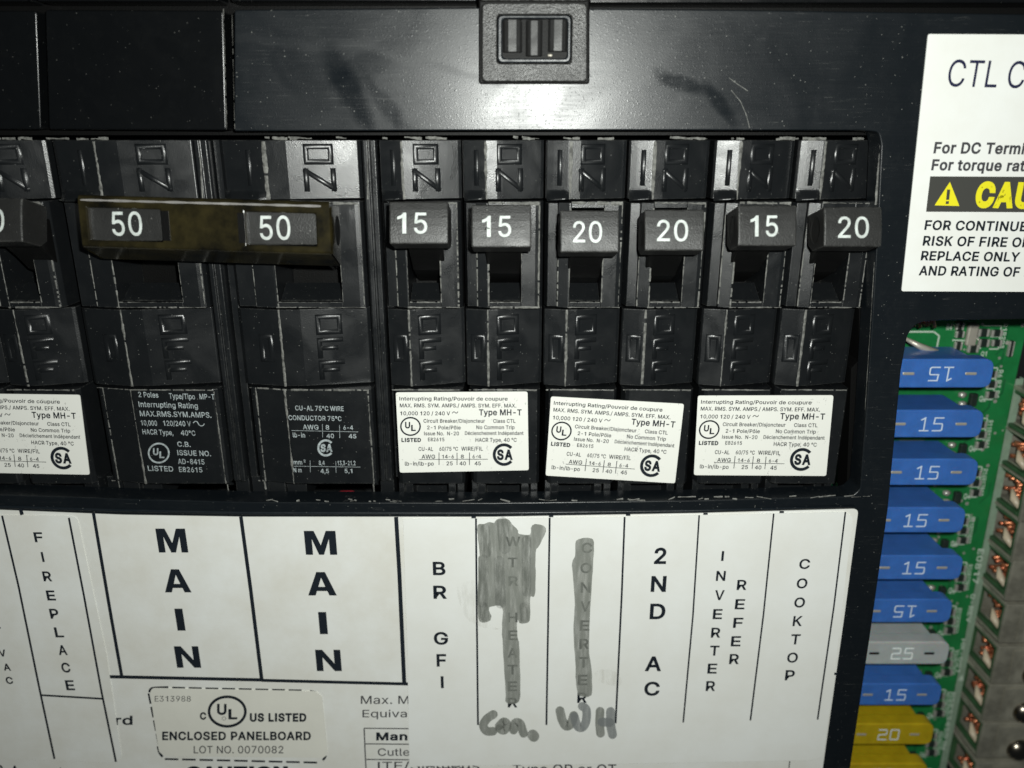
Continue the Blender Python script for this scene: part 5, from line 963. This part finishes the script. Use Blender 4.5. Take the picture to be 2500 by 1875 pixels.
flabel = ['blue 15 fuse, topmost of the row, its number upside down', 'blue 15 fuse second from the top of the row', 'blue 15 fuse third from the top of the row', 'blue 15 fuse fourth from the top of the row', 'blue 15 fuse directly above the second upside-down 15',
          'blue 15 fuse with upside-down number, directly above the clear 25 fuse', 'clear whitish fuse numbered 25', 'blue 15 fuse between the clear 25 and the upper yellow fuse', 'yellow fuse numbered 20 under the lowest blue fuse', 'yellow fuse cut off by the bottom edge of the photo']
for i, (yc, xr, num, colr, rot) in enumerate(fz):
    s = pxs(xr, yc, YF); r = P(xr, yc, YF); W = 1.92; H = .545; cx = r.x - W / 2; cz = r.z
    t = thing('blade_fuse', (cx, YB - .2, cz - H / 2), flabel[i], 'fuse', 'blade fuses plugged into the board')
    g = G(); q = rounded([(cx - W / 2, cz - H / 2), (cx + W / 2, cz - H / 2), (cx + W / 2, cz + H / 2), (cx - W / 2, cz + H / 2)], [.16, .16, .2, .2], 5)
    g.poly(q, YF, YF + .30)
    b_ = obj('fuse_cap', g.geo(), M[colr], t, bevel=.03, seg=3)
    g = G(); g.prism([(-.74, .05), (-.70, 0), (.70, 0), (.74, .05)], cz - .19, cz + .22, 2.55, x=cx)
    v = g.v; g.v = [(a, (1.78 if b <= .06 else b), c) for a, b, c in v]; obj('fuse_body', g.geo(), M[colr], t, bevel=.03)
    for sx_ in (-1, 1):
        g = G(); g.box(cx + sx_ * .56 - .11, cx + sx_ * .56 + .11, YF - .006, YF + .1, cz - .035, cz + .03); obj('test_point', g.geo(), M['tin'] if colr != 'clear' else M['slot'], b_, bevel=.02)
        g = G(); g.box(cx + sx_ * .45 - .25, cx + sx_ * .45 + .25, 2.4, YB, cz - .04, cz + .04); obj('blade', g.geo(), M['tin'], t)
    # number moulded on the cap
    g = G(); yf = lambda x, z: YF
    for k, ch in enumerate(str(num)):
        for st in SEG[ch]:
            pp = [((.0 if k == 0 else .25) - .225 + a * .19, -.125 + b * .25) for a, b in st]
            if rot: pp = [(-a, -b) for a, b in pp]
            g.rib([(cx + a + .02, cz + b - .01) for a, b in pp], yf, .026, .008)
    obj('moulded_number', g.geo(), M['fuse_white' if colr == 'clear' else 'fuse_print'], b_)
# parts on the board beside each fuse
FLAT.update(('silkscreen', 'silkscreen_text'))
Yq = YB - .006
rn = ['R6 R7 R8', 'R11R12R13', 'R16R17R18', 'R21R22R23', 'R26R27R28', 'R31R32R33', 'R36R37R38', 'R41R42R43', 'R46R47R48', 'R51R52R53']
def chip(cx_, cy_, w_, h_, mt='resistor'):
    c = P(cx_, cy_, YB); s = pxs(cx_, cy_, YB); W = w_ * s[0]; H = h_ * s[1]
    g = G(); g.box(c.x - W * .3, c.x + W * .3, YB - .07, YB, c.z - H / 2, c.z + H / 2, 0)
    for k in (-1, 1): g.box(c.x + k * W * .4 - W * .12, c.x + k * W * .4 + W * .12, YB - .08, YB - .001, c.z - H * .46, c.z + H * .46, 1)
    return obj('chip_resistor', g.geo(), [M[mt], M['solder']], board, bevel=.015)
def silk(lines, wd=3.0):
    g = G()
    for a in lines: stroke_to(g, lambda x, y: P(x, y, Yq), a, wd)
    return obj('silkscreen', g.geo(), M['silk'], board)
def vtext(s, xc, y0, y1, hpx, mt='silk', flip=1):
    """text that reads downwards"""
    v, f = glyphs(s, .02); a = v.min(0); b = v.max(0); p = P(xc, y0, Yq); q_ = P(xc + (y1 - y0) * -.195 * .9, y1, Yq); s_ = pxs(xc, y0, YB)[0] * hpx
    d = q_ - p; g = G(); g.add([p + d * ((k[0] - a[0]) / (b[0] - a[0])) + Vector((((k[1] - a[1]) / (b[1] - a[1])) * s_, -.0012 * k[2], 0)) for k in v], f)
    return obj('silkscreen_text', g.geo(), M[mt], board)
for i, (yc, xr, *_) in enumerate(fz):
    k = 1 - i * .022
    X0 = xr + 6; Y0 = yc - 14 * k
    for j in range(3): chip(X0 - 14, Y0 + (14 + 25 * j) * k, 26, 17 * k)
    silk([[(X0 - 26 * k, Y0), (X0 + 5, Y0), (X0 - 8, Y0 + 77 * k), (X0 - 34, Y0 + 77 * k)], [(X0 - 20, Y0 + 26 * k), (X0 + 1, Y0 + 26 * k)], [(X0 - 24, Y0 + 51 * k), (X0 - 3, Y0 + 51 * k)]], 3)
    vtext(rn[i], X0 + 7, Y0 + 5, Y0 + 74 * k, 12)
    # transistor and pads left of the group
    for dx, dy in ((-85, 64), (-85, 86)):
        c = P(X0 + dx, Y0 + dy * k, YB); g = G(); n = 8; g.tube([c + Vector((-.07, -.03, 0)), c + Vector((0, -.055, 0)), c + Vector((.08, -.03, 0))], [.045, .07, .04], 8); obj('solder_joint', g.geo(), M['solder'], board, smooth=True)
    c = P(X0 - 60, Y0 + 75 * k, YB); g = G(); g.box(c.x - .07, c.x + .07, YB - .12, YB, c.z - .13, c.z + .13); obj('transistor', g.geo(), M['resistor'], board, bevel=.02)
    letter(board, crop(0, 0, 1), Yq, 'Q%d' % (i + 2), X0 - 32, Y0 + 76 * k, 17, 15, M['silk'], .02, 'silkscreen_text')
# top group R1-R3 and tracks
silk([[(2202, 810), (2280, 810), (2293, 820), (2287, 850)]], 4)
for cx_, cy_, w_, h_ in ((2340, 795, 18, 20), (2340, 815, 20, 18), (2398, 811, 26, 20), (2398, 836, 26, 20), (2430, 812, 26, 17), (2430, 836, 24, 17), (2336, 843, 18, 22), (2372, 850, 26, 20)): chip(cx_, cy_, w_, h_)
c = P(2369, 813, YB); g = G(); g.box(c.x - .10, c.x + .10, YB - .1, YB, c.z - .24, c.z + .2); obj('led_chip', g.geo(), M['tin'], board, bevel=.03)
silk([[(2325, 830), (2380, 833)], [(2400, 795), (2445, 795), (2437, 852), (2415, 852)], [(2418, 822), (2440, 822)], [(2380, 845), (2395, 850), (2380, 852)]], 3)
vtext('R1R2R3', 2450, 790, 850, 11); letter(board, crop(0, 0, 1), Yq, 'Q1', 2402, 864, 14, 13, M['silk'], .02, 'silkscreen_text'); letter(board, crop(0, 0, 1), Yq, 'R4', 2318, 798, 14, 16, M['silk'], .02, 'silkscreen_text')
chip(2464, 850, 12, 40)
# long board marking reading downwards
vtext('E0817', 2388, 1340, 1425, 15); vtext('0-REV', 2370, 1450, 1520, 12); vtext('HK-001', 2348, 1560, 1640, 10); vtext('RSE53450 IN', 2322, 1690, 1830, 11)
g = G(); c = P(2346, 1655, Yq); g.flat([(c.x - .06, Yq, c.z - .07), (c.x + .07, Yq, c.z - .07), (c.x + .02, Yq, c.z + .09)]); obj('silkscreen', g.geo(), M['silk'], board)
rd = random.Random(12); g = G(); g2 = G()
for k in range(90):
    y = rd.uniform(790, 1870); x = 2500 - (y - 925) * .2 - rd.uniform(25, 190); c = P(x, y, YB - .003); n = 8; r = rd.choice((.022, .03, .04))
    g.add([c + Vector((r * math.cos(2 * math.pi * i / n), 0, r * math.sin(2 * math.pi * i / n))) for i in range(n)], [tuple(range(n))])
for k in range(26):
    y = 800 + k * 42; x = 2500 - (y - 925) * .2 - rd.uniform(30, 110); l = rd.uniform(25, 60)
    stroke_to(g2, lambda a, b: P(a, b, YB - .0015 - .0001 * k), [(x, y), (x - l * .2, y + l), (x - l * .2 - 22, y + l + 20)], rd.uniform(2, 5))
FLAT.update(('via', 'trace')); o = obj('via', g.geo(), M['solder'], board); o['kind'] = 'stuff'; o = obj('trace', g2.geo(), M['pcb_dark'], board); o['kind'] = 'stuff'
# leads seen through the slit beside the breakers
for x, y, rr in ((2075, 918, .07), (2070, 965, .05), (2062, 1075, .09), (2078, 1073, .05), (2048, 1180, .09), (2064, 1178, .06), (2082, 905, .06)):
    c = P(x, y, YB); g = G(); g.tube([c, c + Vector((0, -.08, 0)), c + Vector((0, -.13, 0))], [rr, rr * .9, rr * .4], 10); obj('solder_joint', g.geo(), M['solder'], board, smooth=True)
g = G(); g.tube([P(2088, 960, 2.7), P(2082, 1020, 2.8), P(2078, 1070, 2.9)], .035, 8); o = obj('bare_wire', g.geo(), M['copper'], smooth=True); props(o, 'thin copper lead standing in the slit right of the last breaker', 'wire')
# frayed copper behind the upper corner of the fuse opening
g = G(); rd = random.Random(3)
for k in range(9):
    a = P(2222 + k * 7, 772 + rd.uniform(-4, 2), 2.2); b = P(2225 + k * 7, 793 + rd.uniform(-6, 8), 2.35); g.tube([a + Vector((0, 0, .25)), a, b], .035, 6)
o = obj('copper_strands', g.geo(), M['copper'], smooth=True); props(o, 'frayed bare copper strands at the top corner of the fuse opening', 'wire')
g = G(); g.tube([P(2206, 824, 2.4), P(2245, 845, 2.3), P(2285, 862, 2.3), P(2300, 868, 2.4)], [.03, .06, .08, .05], 10); o = obj('bent_tab', g.geo(), M['tin'], smooth=True); props(o, 'shiny bent metal tab just above the topmost blue fuse', 'metal tab')
# terminal lugs to the right of the board
edge = [(2560, 1075), (2545, 1170), (2530, 1265), (2512, 1360), (2495, 1456), (2480, 1558), (2461, 1657), (2440, 1747), (2426, 1837), (2410, 1930)]
order = ['topmost', 'second', 'third', 'fourth', 'fifth', 'sixth', 'seventh', 'eighth', 'ninth', 'tenth']
for i, (x, y) in enumerate(edge):
    YL = 2.25; c = P(x - 44, y, YL); X = c.x; zb = c.z; h = .80; D = .95
    t = thing('terminal_lug', (X + .5, YL + D, zb), 'dull metal wire terminal with copper strands, %s from the top beside the board' % order[i], 'terminal', 'wire terminals in a row right of the board')
    # open left flank: four sided frame
    g = G()
    for (y0, y1, z0, z1) in ((YL - .1, YL - .02, zb - .05, zb + h + .09), (YL + D + .02, YL + D + .1, zb - .05, zb + h + .09), (YL - .02, YL + D + .02, zb - .05, zb - .005), (YL - .02, YL + D + .02, zb + h + .005, zb + h + .09)):
        g.box(X - .03, X + 2.6, y0, y1, z0, z1)
    obj('steel_body', g.geo(), M['zinc'], t, bevel=.015)
    g = G(); a = .08
    for (y0, y1, z0, z1) in ((YL, YL + a, zb, zb + h), (YL + D - a, YL + D, zb, zb + h), (YL + a, YL + D - a, zb, zb + a), (YL + a, YL + D - a, zb + h - a, zb + h)):
        g.box(X, X + .12, y0, y1, z0, z1)
    obj('shroud', g.geo(), M['ceramic'], t, bevel=.02)
    g = G(); g.box(X + .121, X + 2.6, YL + .02, YL + .12, zb + .02, zb + h - .02); g.box(X + .121, X + 2.6, YL + .12, YL + D, zb + h - .12, zb + h - .02); g.box(X + .121, X + 2.6, YL + .12, YL + D, zb + .02, zb + .1)
    g.box(X + .04, X + 2.6, YL - .05, YL + .019, zb + .28, zb + h - .28); obj('clamp_box', g.geo(), M['zinc'], t, bevel=.03, seg=2)
    g = G(); g.box(X + .30, X + .42, YL - .13, YL - .101, zb + .05, zb + h); g.box(X + 1.35, X + 1.5, YL - .13, YL - .101, zb + .05, zb + h); g.box(X + .30, X + 1.5, YL - .125, YL - .102, zb + h - .10, zb + h + .02)
    obj('pressed_rib', g.geo(), M['zinc'], t, bevel=.012)
    g = G(); rd = random.Random(i)
    for k in range(13):
        yy = YL + .22 + rd.random() * .5; zz = zb + .2 + rd.random() * .42
        g.tube([(X + .9, yy, zz), (X + .3, yy + rd.uniform(-.04, .04), zz), (X + .06 + rd.random() * .1, yy + rd.uniform(-.05, .05), zz + rd.uniform(-.05, .05))], .045, 6)
    obj('copper_strands', g.geo(), M['copper'], t, smooth=True)
    g = G(); g.tube([(X + .08, YL + .14, zb + .16), (X + .05, YL + .3, zb + .26), (X + .08, YL + .46, zb + .42)], [.05, .085, .03], 8); obj('solder_streak', g.geo(), M['cream'], t, smooth=True)
    if i >= 3:
        g = G(); cc = Vector((X + .86, YL - .1, zb + .18)); n = 20; v = []
        for rr, yy in ((.27, .18), (.27, .02), (.25, -.06), (.18, -.14), (.08, -.18)): v += [cc + Vector((rr * math.cos(2 * math.pi * k / n), yy, rr * math.sin(2 * math.pi * k / n))) for k in range(n)]
        g.add(v, [(r_ * n + k, r_ * n + (k + 1) % n, (r_ + 1) * n + (k + 1) % n, (r_ + 1) * n + k) for r_ in range(4) for k in range(n)] + [tuple(range(4 * n, 5 * n))]); obj('clamp_screw', g.geo(), M['screw'], t, smooth=True)
